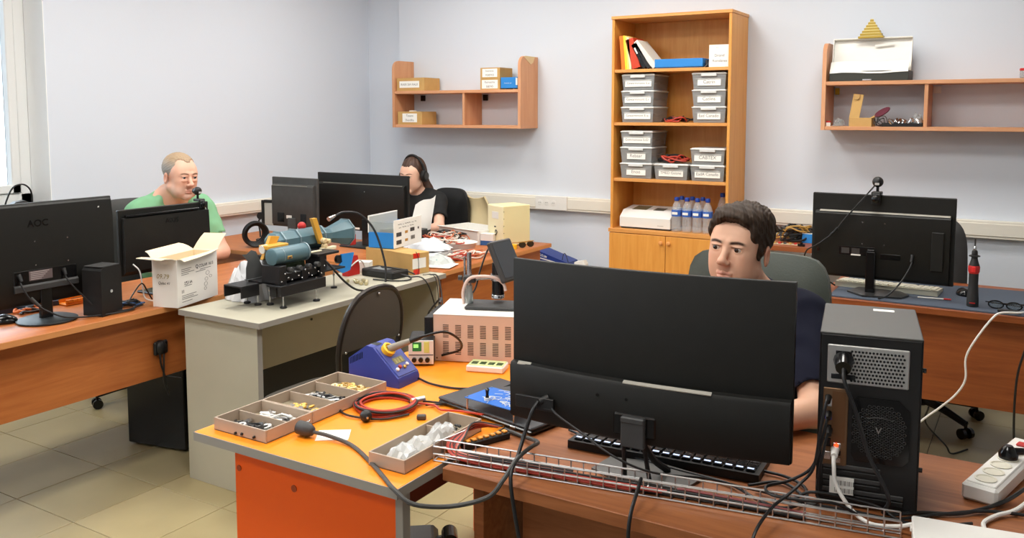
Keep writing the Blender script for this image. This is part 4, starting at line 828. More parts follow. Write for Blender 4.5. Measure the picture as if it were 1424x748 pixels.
text('~~ - ~~~ -- ~', .2, .008, plane_M((.14, -.0006, .125), (1, 0, 0), (0, 0, 1)), M_inkg, t, name='small_print'); text('-- ~~ - ~~', .16, .007, plane_M((.13, -.0006, .108), (1, 0, 0), (0, 0, 1)), M_inkg, t, name='small_print')
t = thing('red_clamp', 'red toggle clamp with a white lead at the back of the grey bench', 'clamp', (-3.02, 3.36, .7505)); MB().prism([(-.04, 0), (.05, 0), (.05, .04), (.035, .1), (-.02, .105), (-.04, .06)], 'x', -.02, .02).obj('clamp_body', M_red, t); MB().tube([(.02, -.02, .05), (.03, .03, .075), (.02, .08, .05), (.02, .1, .005)], .004, 6, 5).obj('white_lead', M_white, t)
t = thing('small_carton', 'small white carton lying behind the blue bracket on the grey bench', 'box', (-3.05, 3.47, .7505), .4); MB().box((-.06, .06), (-.03, .03), (0, .055), .002).obj('carton', M_paper, t)
# far corner desk: coiled hose, monitor arm frame
t = thing('cable_coil', 'thick black cable coil standing on the far corner desk', 'coil', (-4.17, 3.77, .7505), math.radians(60))
for k in range(8):
    r = .074-.006*(k % 4); MB().tube([(r*math.cos(a), .010*(k-3)+.004*math.sin(a*2), .082+r*1.02*math.sin(a)) for a in np.linspace(0, 2*math.pi, 17)[:-1]], .007, 7, 3, True).obj('loop', M_cable, t)
MB().tube([(.07, -.02, .02), (.1, -.08, .006), (.02, -.12, .006)], .007, 7, 5).obj('cable_end', M_cable, t)
t = thing('tablet_stand', 'pale tablet in a black clamp arm beside the dusty charcoal monitor', 'tablet', (-4.33, 4.02, .7505), math.radians(12)); MB().box((-.02, .13), (-.004, .008), (.1, .25), .003).obj('tablet', mat('pale grey panel', (190, 192, 186), .5), t)
MB().box((-.04, -.02), (-.01, .012), (.1, .265), .003).box((-.02, .14), (-.01, .012), (.25, .268), .003).obj('clamp_arm', M_black, t); MB().cyl((-.03, 0, 0), (-.03, 0, .12), .01, n=10).lathe([(.06, 0), (.06, .008), (.02, .012)], Matrix.Translation((-.02, 0, 0)), 20).obj('stand', M_black, t); MB().cyl((-.05, -.012, .16), (-.05, .012, .16), .024, n=16).obj('joint_knob', M_black, t)
MB().tube([(-.04, 0, .16), (-.075, .01, .12), (-.06, 0, .06), (-.05, -.01, .02)], .006, 6, 5).obj('cord', M_cable, t)
# ================================================================ woman's desk
rnd = random.Random(5)
t = thing('plastic_tray', 'large white plastic tray at the far side of the wire covered desk', 'tray', (-3.17, 4.72, .7505), math.radians(-14))
MB().box((-.19, .19), (-.13, .13), (0, .004), .001).box((-.19, .19), (-.13, -.126), (.004, .09), .001).box((-.19, .19), (.126, .13), (.004, .09), .001).box((-.19, -.186), (-.126, .126), (.004, .09), .001).box((.186, .19), (-.126, .126), (.004, .09), .001).obj('tray', M_white, t); MB().box((-.2, .2), (-.14, -.124), (.088, .094), .003).obj('rim', M_white, t)
t = thing('box', 'small white and blue carton before the cream case', 'box', (-2.965, 4.60, .7505), .1); MB().box((-.045, .045), (-.03, .03), (.03, .075), .001).obj('carton', M_white, t); MB().box((-.045, .045), (-.03, .03), (0, .03), .001).obj('blue_band', mat('mid blue card', (48, 92, 150), .5), t)
t = thing('plastic_tray', 'shallow white plastic dish at the front of the wire covered desk', 'tray', (-2.99, 4.28, .7505), .1); MB().lathe([(.06, 0), (.085, .004), (.1, .055), (.106, .06), (.1, .056), (.082, .008), (.01, .006)], Matrix.Diagonal((1.25, 1, 1, 1)), 28).obj('dish', M_white, t)
t = thing('plastic_tray', 'low clear tray of grey parts on the wire covered desk', 'tray', (-3.0, 3.98, .7505), -.2); MB().box((-.14, .14), (-.08, .08), (0, .003), 0).box((-.14, .14), (-.083, -.08), (0, .05), .001).box((-.14, .14), (.08, .083), (0, .05), .001).box((-.143, -.14), (-.08, .08), (0, .05), .001).box((.14, .143), (-.08, .08), (0, .05), .001).obj('tray', M_bin, t)
for k in range(6): MB().box((-.1+.035*k, -.06+.035*k), (-.04, .05), (.004, .03+.01*(k % 2)), .003).obj('part', (M_dark, M_cableg, M_white)[k % 3], t)
copper = mat('copper coloured wire', (196, 112, 74), .4); wh = mat('white wire', (228, 220, 208), .45)
tangle('wire_bundle', 'red, white and copper wire tangle in front of the large white tray', 'wires', (-3.16, 4.38, .7505), .34, .3, .11, [M_redw, wh, copper, wh, M_cable, copper], 26, .0042, seed=41, loops=11)
tangle('wire_bundle', 'copper wires spread at the near edge of the wire covered desk', 'wires', (-2.82, 4.1, .7505), .2, .4, .05, [copper, wh, M_redw], 14, .0035, seed=43, loops=10)
tangle('wire_bundle', 'dark wires heaped in the middle of the wire covered desk', 'wires', (-3.05, 4.13, .7505), .26, .16, .1, [M_cable, M_dark, M_cable, wh], 12, .005, seed=44)
tangle('wire_bundle', 'black and white leads lying behind the display box', 'wires', (-3.12, 3.85, .7505), .2, .16, .12, [M_cable, wh, M_cable], 10, .005, seed=46)
t = crumple('polythene_bag', 'white polythene bag lying among the wires', (-3.06, 4.08, .79), .15, .1, .07, 17, m=mat('milky polythene', (232, 234, 236), .25)); 
t = crumple('polythene_bag', 'grey polythene bag at the near corner of the wire covered desk', (-2.87, 3.86, .7505), .13, .1, .06, 18, m=mat('grey polythene', (186, 192, 190), .25))
t = thing('paper_stack', 'stack of papers at the near corner of the wire covered desk', 'papers', (-2.80, 3.80, .7505), .25)
for k in range(4): MB().box((-.1+.006*k, .1+.004*k), (-.07-.003*k, .07), (.002*k, .002*k+.0018), 0).obj('sheet', M_paper, t)
t = thing('cable_reel', 'teal topped black block on the papers', 'block', (-2.83, 3.83, .7585), .2); MB().box((-.035, .035), (-.03, .03), (0, .02), .003).obj('block', M_dark, t); MB().box((-.03, .03), (-.028, .028), (.02, .026), .002).obj('teal_top', mat('teal plastic', (70, 160, 150), .5), t)
t = thing('paper_sheet', 'curved sheet of paper held up before the woman with headphones', 'paper', (-3.33, 4.36, .86)); 
MB().sheet([[(-.08+.16*i/6, .02*math.sin(i*.5)+.015*j, .0+.035*j+.012*i*j/4+.01*math.sin(i)) for j in range(5)] for i in range(7)], .001).obj('sheet', M_paper, t)
MB().box((.0, .05), (-.05, .05), (-.1095, -.0), .004).obj('paper_holder', M_dark, t)
t = thing('computer_case', 'cream metal case standing at the wall end of the wire covered desk', 'case', (-2.84, 4.58, .7505), math.radians(-22))
t.rotation_euler = (0, 0, math.radians(65)); M_cream = mat('cream painted metal', (232, 222, 172), .5)
# local x along the broad side (away), y to the left (front face)
MB().box((0, .20), (0, .185), (.004, .255), .003).obj('case', M_cream, t); MB().box((-.004, .0), (.003, .182), (.006, .252), .002).obj('front_plate', mat('pale cream panel', (236, 228, 190), .5), t)
MB().box((-.006, -.003), (.055, .13), (.17, .215), .006).obj('window', M_white, t); MB().box((-.006, -.003), (.085, .105), (.115, .123), .001).obj('slot', M_dark, t)
MB().tube([(-.008, .11, .03), (-.01, .09, .06), (-.01, .075, .075), (-.01, .065, .09), (-.01, .08, .1), (-.01, .085, .082)], .003, 6, 4).obj('key', M_dark, t)
for k in range(5): MB().cyl((.0, -.001, .04+.045*k), (.0, -.0002, .04+.045*k), .003, n=6).obj('rivet', M_dark, t)
t = thing('sunglasses', 'sunglasses in a yellow frame near the end of the wire covered desk', 'glasses', (-2.70, 4.62, .7505), math.radians(70)); 
for x in (-.033, .033): MB().lathe([(.02, 0), (.019, .003), (.001, .006)], frame((x, 0, .022), (0, -1, .3)) @ Matrix.Diagonal((1.4, 1, 1, 1)), 16).obj('lens', mat('dark amber lens', (50, 38, 20), .1), t)
MB().box((-.062, .062), (0.0, .006), (.036, .042), .001).tube([(-.06, .004, .038), (-.062, .06, .03), (-.05, .1, .004)], .0025, 6, 4).tube([(.06, .004, .038), (.062, .06, .03), (.05, .1, .004)], .0025, 6, 4).obj('frame', M_gold, t)
t = thing('tape_roll', 'small yellow roll beside the sunglasses', 'tape', (-2.755, 4.55, .7505)); MB().lathe([(.012, 0), (.026, 0), (.026, .025), (.012, .025), (.012, 0)], n=20, caps=False).obj('roll', M_yel, t)
# ================================================================ blue case and router near the bookcase
t = thing('stool', 'low white cabinet by the back wall, left of the bookcase', 'cabinet', (-2.72, 5.28, 0)); MB().box((-.26, .3), (-.18, .17), (.03, .505), .003).obj('carcass', M_white, t); MB().box((-.25, .29), (-.195, -.181), (.05, .49), .002).obj('door', M_white, t); MB().box((-.24, .28), (-.17, .16), (0, .03), 0).obj('plinth', M_dark, t)
t = thing('case', 'dark blue case with white lettering leaning by the end of the wire covered desk', 'case', (-2.99, 5.22, .5055)); M_nb = mat('dark blue plastic', (28, 54, 128), .4)
mb = MB().prism([(0, 0), (.262, 0), (.262, .058), (0, .135)], 'y', 0, .16); mb.obj('case_body', M_nb, t); MB().prism([(.0, .08), (.262, .035), (.262, .041), (.0, .087)], 'y', -.002, .0005).obj('stripe', M_white, t)
text('SOLO.IM', .085, .024, plane_M((.062, -.0012, .096), (1, 0, -.28), (.28, 0, 1)), M_paper, t, bold=.02); MB().tube([(.215, .02, .07), (.225, .02, .11), (.24, .02, .115), (.262, .02, .06)], .003, 6, 5).obj('handle_loop', M_dark, t)
t = thing('router', 'white rounded wireless box beside the dark blue case', 'router', (-2.65, 5.22, .5055)); MB().prism([(-.035, 0), (.05, 0), (.06, .06), (.045, .085), (-.02, .07)], 'y', 0, .05).obj('shell', M_white, t)
t = thing('adapter', 'small white plug adapter next to the router', 'adapter', (-2.53, 5.2, .5055)); MB().box((-.03, .035), (0, .04), (0, .035), .006).box((.035, .06), (.005, .035), (.0, .04), .004).obj('housing', M_white, t)
# ================================================================ people: smooth signed-distance bodies turned into one mesh each
def axis_pts(lo, hi, fine, coarse, zones):
    zs = sorted(zones); out = [lo]; x = lo
    while x < hi:
        st = fine if any(a <= x+coarse*.5 <= b for a, b in zs) else coarse
        x += st; out.append(x)
    return np.array(out, np.float32)
class SDF:
    def __init__(s, lo, hi, fine, coarse, zx=(), zy=(), zz=()):
        s.ax = [axis_pts(lo[i], hi[i], fine, coarse, z) for i, z in enumerate((zx, zy, zz))]
        s.V = np.full([len(a) for a in s.ax], .5, np.float32)
    def blk(s, lo, hi, m):
        sl = [slice(max(0, np.searchsorted(a, l-m)-1), np.searchsorted(a, h+m)+1) for a, l, h in zip(s.ax, lo, hi)]
        g = np.meshgrid(*[a[q] for a, q in zip(s.ax, sl)], indexing='ij'); return tuple(sl), np.stack(g, -1)
    def comb(s, sl, d, k, op):
        v = s.V[sl]
        if v.size == 0: return
        if op == 'add':
            h = np.clip(.5+.5*(v-d)/k, 0, 1); r = v+(d-v)*h-k*h*(1-h)
        else:
            h = np.clip(.5-.5*(v+d)/k, 0, 1); r = v+(-d-v)*h+k*h*(1-h)
        s.V[sl] = r
    def cap(s, a, b, ra, rb=None, k=.015, op='add', T=None, fl=None):
        rb = ra if rb is None else rb; a = np.array(a, float); b = np.array(b, float)
        if T is not None: a = T[1]+T[0]@a; b = T[1]+T[0]@b
        R = max(ra, rb); sl, g = s.blk(np.minimum(a, b)-R, np.maximum(a, b)+R, k*1.2+.012)
        ab = b-a; t = np.clip(((g-a)@ab)/max(ab@ab, 1e-9), 0, 1); d = np.linalg.norm(g-a-t[..., None]*ab, axis=-1)-(ra+(rb-ra)*t)
        s.comb(sl, d.astype(np.float32), k, op)
    def ell(s, c, r, k=.02, op='add', T=None, Rl=None):
        c = np.array(c, float); r = np.array(r, float); R = np.eye(3)
        if Rl is not None: R = np.array(Rl)
        if T is not None: c = T[1]+T[0]@c; R = T[0]@R
        m = np.abs(R)@r; sl, g = s.blk(c-m, c+m, k*1.2+.012); q = (g-c)@R
        k0 = np.linalg.norm(q/r, axis=-1); k1 = np.linalg.norm(q/(r*r), axis=-1)+1e-9; d = k0*(k0-1)/k1
        s.comb(sl, d.astype(np.float32), k, op)
    def cut(s, p, n, lo, hi):
        """remove what lies on the +n side of the plane, inside a box"""
        n = np.array(n, float); n /= np.linalg.norm(n); sl, g = s.blk(np.array(lo), np.array(hi), 0); d = (g-np.array(p))@n
        s.V[sl] = np.maximum(s.V[sl], d.astype(np.float32))
    def noise(s, fn):
        m = np.abs(s.V) < .03; ii = np.argwhere(m); P = np.stack([a[ii[:, i]] for i, a in enumerate(s.ax)], -1); s.V[m] += fn(P).astype(np.float32)
    def mesh(s):
        V = s.V; S = V < 0; n = [x-1 for x in V.shape]
        cnt = np.zeros(n, np.int8)
        for i in (0, 1):
            for j in (0, 1):
                for k in (0, 1): cnt += S[i:n[0]+i, j:n[1]+j, k:n[2]+k]
        act = (cnt > 0) & (cnt < 8); ii = np.argwhere(act); vid = np.full(n, -1, np.int32); vid[act] = np.arange(len(ii))
        acc = np.zeros((len(ii), 3)); w = np.zeros(len(ii))
        for ax in range(3):
            o = [0, 1, 2]; o.remove(ax)
            for u in (0, 1):
                for v in (0, 1):
                    a = ii.copy(); a[:, o[0]] += u; a[:, o[1]] += v; b = a.copy(); b[:, ax] += 1
                    va = V[a[:, 0], a[:, 1], a[:, 2]]; vb = V[b[:, 0], b[:, 1], b[:, 2]]; q = (va < 0) != (vb < 0)
                    t = np.where(q, va/np.where(q, va-vb, 1), 0)
                    pa = np.stack([s.ax[i][a[:, i]] for i in range(3)], -1); pb = np.stack([s.ax[i][b[:, i]] for i in range(3)], -1)
                    acc += np.where(q[:, None], pa+(pb-pa)*t[:, None], 0); w += q
        P = acc/w[:, None]; F = []
        for ax in range(3):
            o = [(1, 2), (2, 0), (0, 1)][ax]; sa = [slice(None)]*3; sb = [slice(None)]*3; sa[ax] = slice(0, -1); sb[ax] = slice(1, None)
            A = S[tuple(sa)]; B = S[tuple(sb)]; e = np.argwhere(A != B)
            e = e[(e[:, o[0]] > 0) & (e[:, o[1]] > 0) & (e[:, o[0]] < n[o[0]]) & (e[:, o[1]] < n[o[1]])]
            def c(du, dv):
                x = e.copy(); x[:, o[0]] += du; x[:, o[1]] += dv; return vid[x[:, 0], x[:, 1], x[:, 2]]
            f = np.stack([c(-1, -1), c(0, -1), c(0, 0), c(-1, 0)], -1); ins = A[e[:, 0], e[:, 1], e[:, 2]]
            f[~ins] = f[~ins][:, ::-1]; F.append(f)
        return P, np.concatenate(F)
    def obj(s, name, m, parent, color=None, label=None):
        P, F = s.mesh(); me = bpy.data.meshes.new(name); me.vertices.add(len(P)); me.vertices.foreach_set('co', P.ravel())
        me.loops.add(F.size); me.loops.foreach_set('vertex_index', F.ravel()); me.polygons.add(len(F)); me.polygons.foreach_set('loop_start', np.arange(0, F.size, 4, dtype=np.int32))
        me.update(calc_edges=True); me.validate(); me.shade_smooth(); me.materials.append(m)
        if color is not None:
            a = me.color_attributes.new('tint', 'FLOAT_COLOR', 'POINT'); c = np.ones((len(P), 4), np.float32); c[:, :3] = color(P); a.data.foreach_set('color', c.ravel())
        o = bpy.data.objects.new(name, me); COL.objects.link(o); o.parent = parent
        return tag(o, label)
def lrgb(c): return np.array([lin(v) for v in c])
def euler(yaw, pitch, roll):
    """head turned by yaw about z (positive: to its left), nodded down by pitch, tipped to its left by roll"""
    M = Matrix.Rotation(yaw, 3, 'Z') @ Matrix.Rotation(pitch, 3, 'X') @ Matrix.Rotation(roll, 3, 'Y'); return np.array(M)
def add_head(F, T, fem=0, jaw=1.0, old=0):
    E = lambda *a, **k: F.ell(*a, T=T, **k); Cp = lambda *a, **k: F.cap(*a, T=T, **k); s = 1-.06*fem
    E((0, .014, .036), (.0745*s, .094, .081))
    E((0, -.026, -.033), (.0615*s, .062, .085), k=.03)
    for q in (-1, 1):
        Cp((q*.047*s*jaw, -.005, -.066), (q*.012, -.068, -.107), .021, .016, k=.025)
        E((q*.040*s, -.062, -.024), (.017, .019, .016), k=.025); E((q*.034*s, -.052, -.058), (.026, .028, .036), k=.03); E((q*.030*s, -.045, .02), (.034, .038, .045), k=.03)
        Cp((q*.012, -.086, .0175), (q*.044, -.072, .016), .0085 if not fem else .005, k=.014)
        E((q*.0325, -.101, -.001), (.0175, .0165, .0105), k=.012, op='sub')
    E((0, -.076, -.105), (.019, .017, .016), k=.018)
    Cp((0, -.083, .008), (0, -.108, -.032), .0075, .0105, k=.012)
    E((0, -.1115, -.0375), (.0115, .0115, .0095), k=.008)
    for q in (-1, 1):
        E((q*.0115, -.1, -.0415), (.0078, .0105, .0075), k=.007)
        E((q*.0068, -.1065, -.0505), (.0036, .0055, .0035), k=.002, op='sub')
        # eye lids round an opening
        E((q*.0325, -.0785, -.001), (.0158, .0155, .0135), k=.004)
        E((q*.0325, -.094, -.0026), (.0160, .0125, .0057), k=.0025, op='sub')
        Cp((q*.017, -.0925, .0068), (q*.045, -.085, .0066), .0022, k=.004)
        # nostril-to-mouth fold of an older face
        if old: E((q*.031, -.0885, -.0175), (.014, .006, .0065), k=.008); E((q*.04, -.055, -.085), (.024, .026, .024), k=.025)
        # ears
        E((q*.0765*s, .014, -.018), (.0075, .0185, .0305), k=.008, Rl=np.array(Matrix.Rotation(q*.22, 3, 'Z') @ Matrix.Rotation(-.15, 3, 'X')))
        E((q*.0835*s, .010, -.016), (.0065, .0105, .0165), k=.005, op='sub')
    Cp((-.019, -.0895, -.0715), (0, -.0975, -.0698), .0042, .0050, k=.007); Cp((.019, -.0895, -.0715), (0, -.0975, -.0698), .0042, .0050, k=.007)
    Cp((-.015, -.0895, -.0815), (.015, -.0895, -.0815), .0056, k=.008); E((0, -.0942, -.0818), (.012, .0055, .005), k=.006)
    Cp((-.0235, -.0925, -.0762), (0, -.1022, -.0757), .0015, k=.002, op='sub'); Cp((.0235, -.0925, -.0762), (0, -.1022, -.0757), .0015, k=.002, op='sub')
def face_tint(T, base, lip, brow, bt=.0042, stub=None, by=.0175, flush=(210, 120, 100)):
    b, l, br, fl = lrgb(base), lrgb(lip), lrgb(brow), lrgb(flush); st = lrgb(stub[0]) if stub else None
    def f(P):
        q = (P-T[1])@T[0]; x, y, z = q.T; ax = np.abs(x); c = np.tile(b, (len(P), 1))
        def mix(m, col):
            nonlocal c; m = np.clip(m, 0, 1)[:, None]; c = c*(1-m)+col*m
        near = (np.linalg.norm(q, axis=1) < .2)
        g = lambda cx, cy, cz, r: np.exp(-((ax-cx)**2+(y-cy)**2+(z-cz)**2)/r**2)
        mix(.14*g(.042, -.07, -.03, .022)*near, fl); mix(.3*g(0, -.112, -.038, .014)*near, fl); mix(.45*np.exp(-((ax-.08)/.012)**2-(z+.012)**2/.03**2)*(ax > .068)*near, fl)
        if st is not None: mix(stub[1]*(1/(1+np.exp((z+.045+.4*np.maximum(0, ax-.03))/.006)))*(y < .0)*near*(z > -.125), st)
        lz = np.where(z > -.0758, (z+.0708)/.0052, (z+.0815)/.0055); mix(.75*np.exp(-(lz**4)-(ax/.021)**6)*(y < -.078)*(z < -.063)*(z > -.09)*near, l)
        bz = by+.0035*np.sin(np.clip((ax-.012)/.042, 0, 1)*2.6)-.003*np.clip((ax-.035)/.02, 0, 1)
        mix(1.1*np.exp(-((z-bz)/bt)**4)*(1/(1+np.exp(-(ax-.0125)/.0018)))*(1/(1+np.exp((ax-.051)/.002)))*(y < -.045)*near, br)
        mix(.95*np.exp(-((z-.0034)/.0017)**2-((ax-.0325)/.0145)**4)*(y < -.078)*near, br*.4)
        return c
    return f
M_scl = mat('eye white', (200, 190, 182), .25); M_pup = mat('pupil', (10, 8, 8), .1)
def eyes(T, parent, iris, look=(0, -1, 0)):
    R = Matrix(T[0].tolist()).to_4x4(); mi = mat('iris '+str(iris), iris, .2)
    for q in (-1, 1):
        c = T[1]+T[0]@np.array((q*.0325, -.0783, -.0015)); d = Vector(T[0]@np.array(look)).normalized(); M = frame(c, d); r = .0132; e = MB()
        A = [math.radians(a) for a in (180, 150, 120, 90, 60, 45, 33)]
        e.use(M_scl).lathe([(max(1e-4, r*math.sin(a)), r*math.cos(a)) for a in A], M, 18, caps=False)
        e.use(mi).lathe([(r*math.sin(a), r*math.cos(a)) for a in (math.radians(33), math.radians(24), math.radians(15))], M, 18, caps=False)
        e.use(M_pup).lathe([(max(1e-4, r*math.sin(a)), r*math.cos(a)) for a in (math.radians(15), math.radians(7), 0)], M, 18, caps=False)
        e.obj('eye', None, parent)
def add_hand(F, w, d, n, side, curl=.35, sc=1.0, k=.006):
    """w wrist, d finger direction, n back-of-hand normal, side +1 if the thumb lies on the d x n side"""
    w = np.array(w, float); d = np.array(d, float); d /= np.linalg.norm(d); n = np.array(n, float); n -= d*(n@d); n /= np.linalg.norm(n); s = np.cross(d, n)*side
    for o, ln, pl in ((.027, .078, .088), (.009, .086, .092), (-.009, .08, .089), (-.026, .063, .082)):
        b = w+d*pl*sc+s*o*sc; F.cap(w+d*.012*sc+s*o*.6*sc, b, .0125*sc, .0105*sc, k=.012)
        p = b; a = curl*.55
        for q, fr in enumerate((.45, .31, .24)):
            dd = d*math.cos(a)-n*math.sin(a); e = p+dd*ln*fr*sc; F.cap(p, e, (.0088-.0008*q)*sc, (.0082-.0009*q)*sc, k=.004); p = e; a += curl
    p = w+d*.022*sc+s*.024*sc-n*.006*sc
    for q, (ln, tu) in enumerate(((.042, .75), (.03, .45), (.025, .3))):
        dd = d*(1-tu*.4)+s*tu-n*.25; dd /= np.linalg.norm(dd); e = p+dd*ln*sc; F.cap(p, e, (.0125-.0018*q)*sc, (.0108-.0018*q)*sc, k=.008); p = e
def strands(F, T, fn): F.noise(lambda P: fn((P-T[1])@T[0]))
def seated_torso(F, inf=0., fat=0., sh=.17, shz=1.0, lean=0, k=.04):
    F.ell((0, .0, .57), (.165+inf, .125+inf, .13+inf), k=k); F.ell((0, -.01-fat*.6+lean*.4, .74), (.145+inf+fat, .108+inf+fat, .17), k=k)
    F.ell((0, lean*.85, .91), (.16+inf+fat*.5, .112+inf+fat*.3, .165+inf), k=k); F.cap((-sh+.02, .012+lean, shz), (sh-.02, .012+lean, shz), .058+inf, k=k)
def cloth_wrinkle(amp, f=1.0):
    def fn(P):
        x, y, z = P.T*f; return amp*(np.sin(38*x+22*z+3*np.sin(17*y+9*z))*.5+np.sin(61*z-30*x+25*y+2*np.sin(23*x))*.35+np.sin(90*z+44*y+1.5*np.sin(50*x))*.25)
    return fn
def legs(parent, m, name='trousers', seat=.46, spread=.1, knee=(-.42, .50), foot=-.36, shoe=None):
    F = SDF((-.32, -.68, .05), (.32, .2, .78), .009, .011)
    F.ell((0, 0, .57), (.178, .14, .125), k=.04)
    for q in (-1, 1):
        F.cap((q*.085, 0, .535), (q*(spread+.03), knee[0], knee[1]), .085, .066, k=.04); F.cap((q*(spread+.03), knee[0], knee[1]), (q*(spread+.02), foot, .12), .064, .048, k=.03)
    F.noise(cloth_wrinkle(.0035)); F.obj(name, m, parent)
    for q in (-1, 1):
        s = SDF((q*(spread+.02)-.08, foot-.25, -.01), (q*(spread+.02)+.08, foot+.1, .14), .007, .007); x = q*(spread+.02)
        s.cap((x, foot+.03, .045), (x, foot-.13, .036), .04, .034, k=.02); s.cap((x, foot, .1), (x, foot, .05), .042, k=.02); s.cut((x, foot, .004), (0, 0, -1), (x-.1, foot-.3, -.02), (x+.1, foot+.2, .05))
        s.obj('shoe', shoe or M_black, parent)
def skin(name): return mat(name, (220, 170, 140), .48, spec=.4, attr='tint', sss=.06, bump=(260, .05))
# ---------------------------------------------------------------- the young man at the curved monitor
pt = thing('person', 'young man with short dark brown hair in a navy T-shirt behind the curved monitor', 'person', (-.735, 2.585, 0), math.radians(-6))
Tm = (euler(math.radians(-3), math.radians(-4), math.radians(3)), np.array((0.027, -.125, 1.203)))
hz = [(-.13, .17)], [(-.29, .03)], [(1.06, 1.38)]
F = SDF((-.36, -.66, .44), (.36, .17, 1.36), .0021, .0065, *hz)
seated_torso(F, 0, 0, .175, 1.0, -.02)
F.cap((0, -.0, 1.02), (0.018, -.095, 1.15), .06, .055, k=.03); 
for q in (-1, 1): F.cap((q*.10, -.01, 1.025), (q*.035, -.03, 1.075), .04, .035, k=.035)
add_head(F, Tm)
arms = {}
for q, el, wr in ((1, (.285, -.215, .797), (.165, -.455, .792)), (-1, (-.275, -.22, .797), (-.15, -.46, .792))):
    sh = (q*.178, -.01, 1.0); F.cap(sh, el, .05, .042, k=.03); F.cap(el, wr, .0425, .028, k=.02); arms[q] = (sh, el, wr)
    d = (-q*.3, -.95, 0.02); add_hand(F, np.array(wr)+np.array(d)*.01, d, (q*.1, -.1, 1), q, .38)
F.obj('body', skin('light skin'), pt, face_tint(Tm, (226, 178, 150), (190, 122, 108), (62, 44, 34), .0042, ((170, 140, 125), .16), by=.0145))
eyes(Tm, pt, (62, 40, 26), (-.16, -1, -.1))
F = SDF((-.12, -.29, 1.10), (.16, .04, 1.38), .0021, .0021)
F.ell((0, .019, .044), (.0835, .1015, .0885), k=.01, T=Tm); F.ell((.006, -.034, .080), (.066, .066, .040), k=.02, T=Tm); F.ell((-.014, -.042, .088), (.05, .038, .027), k=.02, T=Tm); F.ell((.02, .02, .084), (.055, .07, .036), k=.02, T=Tm)
F.ell((0.004, -.115, .004), (.112, .0735, .083), k=.006, op='sub', T=Tm)
for q in (-1, 1): F.ell((q*.088, .018, -.022), (.026, .024, .036), k=.004, op='sub', T=Tm); F.cap((q*.085, -.078, -.072), (q*.085, .02, -.084), .045, k=.004, op='sub', T=Tm)
F.ell((0, -.05, -.10), (.09, .09, .075), k=.01, op='sub', T=Tm); F.ell((0, .06, -.115), (.1, .09, .06), k=.01, op='sub', T=Tm)
for q in (-1, 1): F.ell((q*.064, -.046, .05), (.013, .026, .034), k=.012, T=Tm); F.ell((q*.069, -.022, .0), (.008, .018, .03), k=.01, T=Tm)
def yh(q):
    x, y, z = q.T; u = x+.45*y*(z > .05)+.15*z; return .0009*np.sin(u*620+5*np.sin(y*40+z*20))+.0018*np.sin(u*170+y*50)*np.clip((z-.03)/.05, 0, 1)+.0008*np.sin(z*230+x*60+y*190)
strands(F, Tm, yh)
M_hair = mat('dark brown hair', (54, 41, 31), .55, spec=.22, noise=(60, .3), bump=(160, .4, (5, 1, 1)))
hr = F.obj('hair', M_hair, pt)
rnd = random.Random(4); lk = MB()
for k in range(420):      # combed locks, front to back and over to his left
    u = rnd.uniform(-.072, .058); y0 = -.076+5.5*u*u+rnd.uniform(0, .09); pts = []
    for i in range(5):
        y = y0+i*.019; x = u+i*(.0175 if k % 2 else .011)*(1-abs(u)/.09)+rnd.uniform(-.0006, .0006); e = 1-((x-.004)/.079)**2-((y-.012)/.105)**2
        z = .040+.080*math.sqrt(max(.02, e))+.004*math.sin(i*.8)+rnd.uniform(-.001, .0025)
        pts.append(Tm[1]+Tm[0]@np.array((x, y, z)))
    lk.tube(pts, lambda t: .0023*(1-.7*abs(t-.45)), 4, 3)
    lk.use(M_hair if k % 3 else mat('lighter brown hair', (84, 63, 45), .55, spec=.22))
lk.obj('hair_locks', M_hair, pt)['kind'] = 'stuff'
M_navy = mat('navy cotton', (25, 27, 42), .9, spec=.2, bump=(500, .2))
F = SDF((-.38, -.36, .46), (.38, .2, 1.14), .006, .006)
seated_torso(F, .013, 0, .178, 1.0, -.02)
for q in (-1, 1):
    sh, el, wr = map(np.array, arms[q]); F.cap((q*.10, -.01, 1.025), (q*.04, -.02, 1.06), .05, .042, k=.035); e2 = sh+(el-sh)*.88; F.cap(sh, e2, .066, .062, k=.03)
    d = (el-sh)/np.linalg.norm(el-sh); F.cap(e2+d*.035, e2+d*.12, .075, k=.004, op='sub')
F.cap((0, -.045, 1.075), (0, -.09, 1.18), .068, .09, k=.006, op='sub')
F.noise(cloth_wrinkle(.004)); F.obj('t_shirt', M_navy, pt)
legs(pt, mat('dark denim', (38, 44, 58), .85))
# ---------------------------------------------------------------- the older man in green
pt = thing('person', 'older man with receding grey hair in a green T-shirt at the left desk', 'person', (-4.10, 3.10, 0), math.radians(78))
To = (euler(math.radians(8), math.radians(6), math.radians(2)), np.array((0.0, -.13, 1.252)))
F = SDF((-.42, -.58, .44), (.42, .22, 1.42), .0023, .008, [(-.12, .12)], [(-.27, .0)], [(1.1, 1.4)])
seated_torso(F, -.01, .03, .17, 1.06, -.02)
F.cap((0, -.01, 1.07), (0.0, -.1, 1.19), .07, .064, k=.03)
for q in (-1, 1): F.cap((q*.105, -.01, 1.085), (q*.04, -.03, 1.15), .05, .045, k=.035)
add_head(F, To, jaw=1.12, old=1)
for q, el, wr in ((1, (.245, -.10, .80), (-.02, -.20, .785)), (-1, (-.25, -.12, .80), (-.14, -.34, .785))):
    sh = (q*.178, -.01, 1.055); F.cap(sh, el, .052, .045, k=.03); F.cap(el, wr, .045, .03, k=.02); arms[q] = (sh, el, wr); d = (-q*.6, -.8, 0); add_hand(F, np.array(wr)+np.array(d)*.01, d, (0, -.1, 1), q, .4, 1.05)
